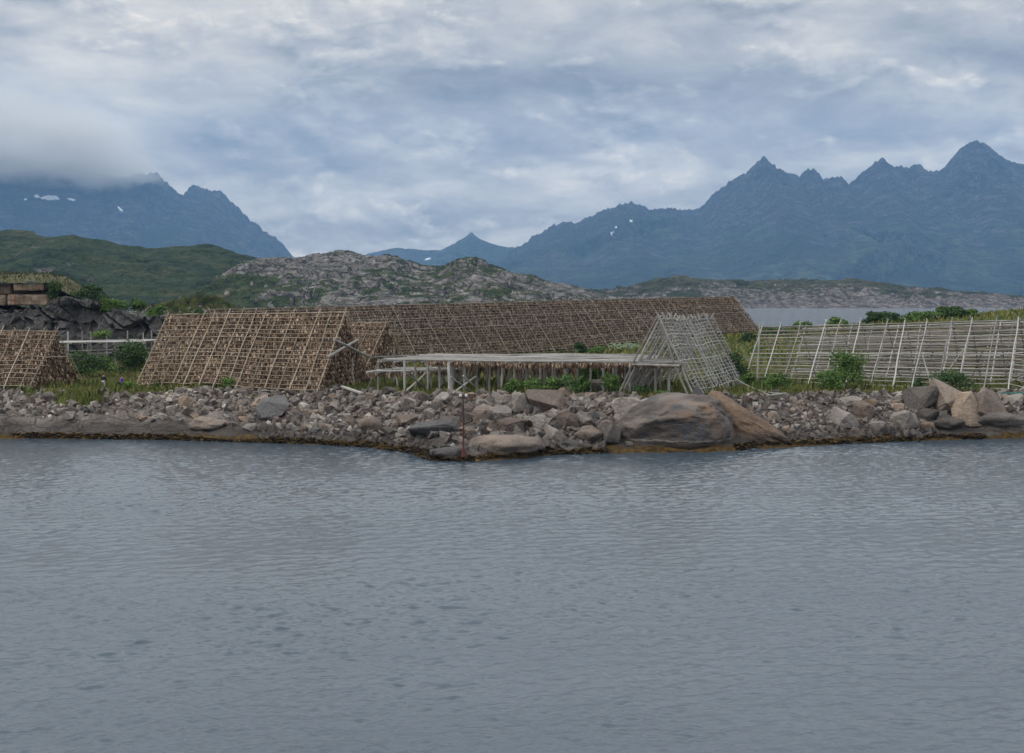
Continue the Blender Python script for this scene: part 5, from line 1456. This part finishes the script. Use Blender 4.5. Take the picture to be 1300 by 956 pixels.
# ------------------------------------------------------------------ sky, sun, camera
SUN_EL, SUN_AZ = R(44), R(242)       # azimuth clockwise from +Y: from the left and a little behind the camera
def build_world():
    w = bpy.data.worlds.new('World'); scn.world = w; w.use_nodes = True
    n = NB(w.node_tree)
    tc = n.node('ShaderNodeTexCoord'); d = n.vm('NORMALIZE', tc.outputs['Generated'])
    x, y, z = n.sep(d)
    sky = n.node('ShaderNodeTexSky', sky_type='NISHITA'); sky.sun_disc = False
    sky.sun_elevation = SUN_EL; sky.sun_rotation = SUN_AZ; sky.air_density = 1.0; sky.dust_density = 2.0
    za = n.m('ADD', n.m('MAXIMUM', z, 0.0), 0.26)
    p = n.comb(n.m('DIVIDE', x, za), n.m('DIVIDE', y, za), n.m('MULTIPLY', z, 3.0))
    wv = n.vm('SCALE', n.vm('SUBTRACT', n.noise(p, 1.4, 5, 0.55, col=True), (0.5, 0.5, 0.5)), scale=0.42)
    q = n.vm('ADD', p, wv)
    big = n.noise(q, 0.85, 5, 0.5)
    mid = n.noise(n.vm('ADD', q, (7.1, 3.3, 1.0)), 2.3, 9, 0.56)
    mid2 = n.noise(n.vm('ADD', q, (7.1 - .02, 3.3 + 0.09, 1.0)), 2.3, 9, 0.56)
    rel = n.m('SUBTRACT', mid2, mid)
    u = n.m('ARCTAN2', x, y); v = n.m('ARCSINE', z)
    blobs = None
    for (px, py, sx, sy, amp) in [
            (85, 62, 75, 48, .30), (20, 20, 120, 30, -.10), (150, 100, 90, 40, .10), (60, 150, 130, 22, -.12), (120, 215, 150, 28, .02), (250, 20, 120, 40, .10), (270, 165, 80, 25, -.10), (540, 200, 70, 16, .26), (470, 185, 90, 25, .08),
            (700, 96, 200, 22, -.24), (560, 105, 90, 22, -.12), (640, 40, 160, 22, -.05), (330, 225, 90, 26, -.13), (400, 262, 120, 16, .13), (470, 300, 110, 16, -.10), (380, 318, 45, 4, .26), (775, 190, 55, 9, .22), (740, 225, 110, 26, .17),
            (860, 218, 40, 18, .18), (900, 50, 140, 28, .10), (1010, 52, 70, 18, .14), (990, 150, 160, 30, -.06), (1210, 108, 45, 26, .18), (1190, 45, 60, 24, -.07), (1060, 205, 90, 18, .12), (1290, 60, 60, 40, -.06), (590, 260, 80, 30, -.05), (690, 290, 60, 18, .04)]:
        r = ray(px, py); L_ = math.sqrt(sum(c * c for c in r)); u0, v0 = math.atan2(r[0], r[1]), math.asin(r[2] / L_)
        wu = n.m('ADD', u, n.m('MULTIPLY', n.m('SUBTRACT', big, 0.5), .10)); wv_ = n.m('ADD', v, n.m('MULTIPLY', n.m('SUBTRACT', mid, 0.5), .045))
        a = n.m('DIVIDE', n.m('SUBTRACT', wu, u0), sx / F); b = n.m('DIVIDE', n.m('SUBTRACT', wv_, v0), sy / F)
        e = n.m('MULTIPLY', n.m('POWER', 2.718, n.m('MULTIPLY', n.m('ADD', n.m('MULTIPLY', a, a), n.m('MULTIPLY', b, b)), -1.0)), amp)
        blobs = e if blobs is None else n.m('ADD', blobs, e)
    f = n.m('ADD', n.m('MULTIPLY', n.m('SUBTRACT', big, 0.5), 0.9), n.m('ADD', n.m('MULTIPLY', n.m('SUBTRACT', mid, 0.5), 0.75), n.m('MULTIPLY', rel, 1.9)))
    f = n.m('ADD', n.m('ADD', f, blobs), 0.47)
    col = n.ramp(f, [(0.05, (0.17, 0.185, 0.23)), (0.35, (0.31, 0.325, 0.365)), (0.55, (0.46, 0.465, 0.48)), (0.75, (0.63, 0.62, 0.60)), (0.97, (0.90, 0.85, 0.78))])
    # separate cloud banks with their own edges: lit tops, grey undersides
    c0 = n.comb(u, n.m('MULTIPLY', v, 2.1), 0.0)
    for (sc, off, lo, hi, soft, k, dy) in ((5.2, (3.1, 1.7, 0.0), .47, .60, 1, 3.4, .020), (8.5, (9.4, 4.2, 2.0), .50, .60, .95, 3.0, .013), (13.0, (1.9, 8.8, 5.0), .535, .63, .85, 2.6, .009)):
        cw = n.vm('ADD', n.vm('ADD', c0, off), n.vm('SCALE', n.vm('SUBTRACT', n.noise(n.vm('ADD', c0, off), sc * 1.1, 4, 0.6, col=True), (0.5, 0.5, 0.5)), scale=0.42 / sc))
        d0 = n.noise(cw, sc, 9, 0.56)
        d1 = n.noise(n.vm('ADD', cw, (0.004, dy, 0.0)), sc, 9, 0.56)
        sh = n.m('ADD', n.m('ADD', 0.42, n.m('MULTIPLY', n.m('SUBTRACT', d0, d1), k)), n.m('ADD', n.m('MULTIPLY', blobs, 1.2), n.m('MULTIPLY', n.m('SUBTRACT', big, 0.5), 0.75)))
        lay = n.ramp(sh, [(0.06, (0.20, 0.215, 0.25)), (0.32, (0.32, 0.335, 0.37)), (0.55, (0.48, 0.485, 0.495)), (0.76, (0.66, 0.645, 0.62)), (0.98, (0.92, 0.87, 0.80))])
        col = n.mix(n.m('MULTIPLY', n.mr(d0, lo, hi), soft), col, lay)
    col = n.mix(1.0, col, (1.07, 1.0, 0.89), 'MULTIPLY')
    col = n.mix(n.mr(z, 0.18, 0.5), col, n.mix(1.0, col, (0.90, 0.99, 1.09), 'MULTIPLY'))
    cl = n.vm('SCALE', col, scale=n.m('MULTIPLY', 12.7, n.m('ADD', 1.0, n.mr(z, 0.16, 0.45, 0.0, 1.95))))   # overcast: brighter overhead than at the horizon
    mx = n.mix(0.96, sky.outputs[0], cl)
    bg = n.node('ShaderNodeBackground'); n.put(bg.inputs[0], mx); bg.inputs[1].default_value = 0.1
    o = n.node('ShaderNodeOutputWorld'); n.l.new(bg.outputs[0], o.inputs[0])
build_world()

sl = bpy.data.lights.new('sun', 'SUN'); sl.energy = 1.25; sl.angle = R(13); sl.color = (1.0, 0.95, 0.88)
so = bpy.data.objects.new('sun', sl); COL.objects.link(so)
dv = Vector((math.sin(SUN_AZ) * math.cos(SUN_EL), math.cos(SUN_AZ) * math.cos(SUN_EL), math.sin(SUN_EL)))
so.rotation_euler = (-dv).to_track_quat('-Z', 'Y').to_euler(); so.location = (0, -20, 60)

cam = bpy.data.cameras.new('camera'); cam.sensor_width = 36; cam.lens = 36 * F / 1300
cam.clip_start = 0.5; cam.clip_end = 60000
co = bpy.data.objects.new('camera', cam); COL.objects.link(co)
co.location = (0, 0, CAM_Z); co.rotation_euler = (math.pi / 2 - PITCH, 0, 0)
scn.camera = co
vs = scn.view_settings
vs.view_transform = 'Standard'; vs.look = 'None'; vs.exposure = 0.0; vs.gamma = 1; vs.use_curve_mapping = False
scn.cycles.use_denoising = True
scn.cycles.max_bounces = 6; scn.cycles.diffuse_bounces = 2; scn.cycles.glossy_bounces = 3; scn.cycles.volume_bounces = 4
scn.cycles.volume_step_rate = 1.0; scn.cycles.volume_max_steps = 256
scn.cycles.sample_clamp_indirect = 6
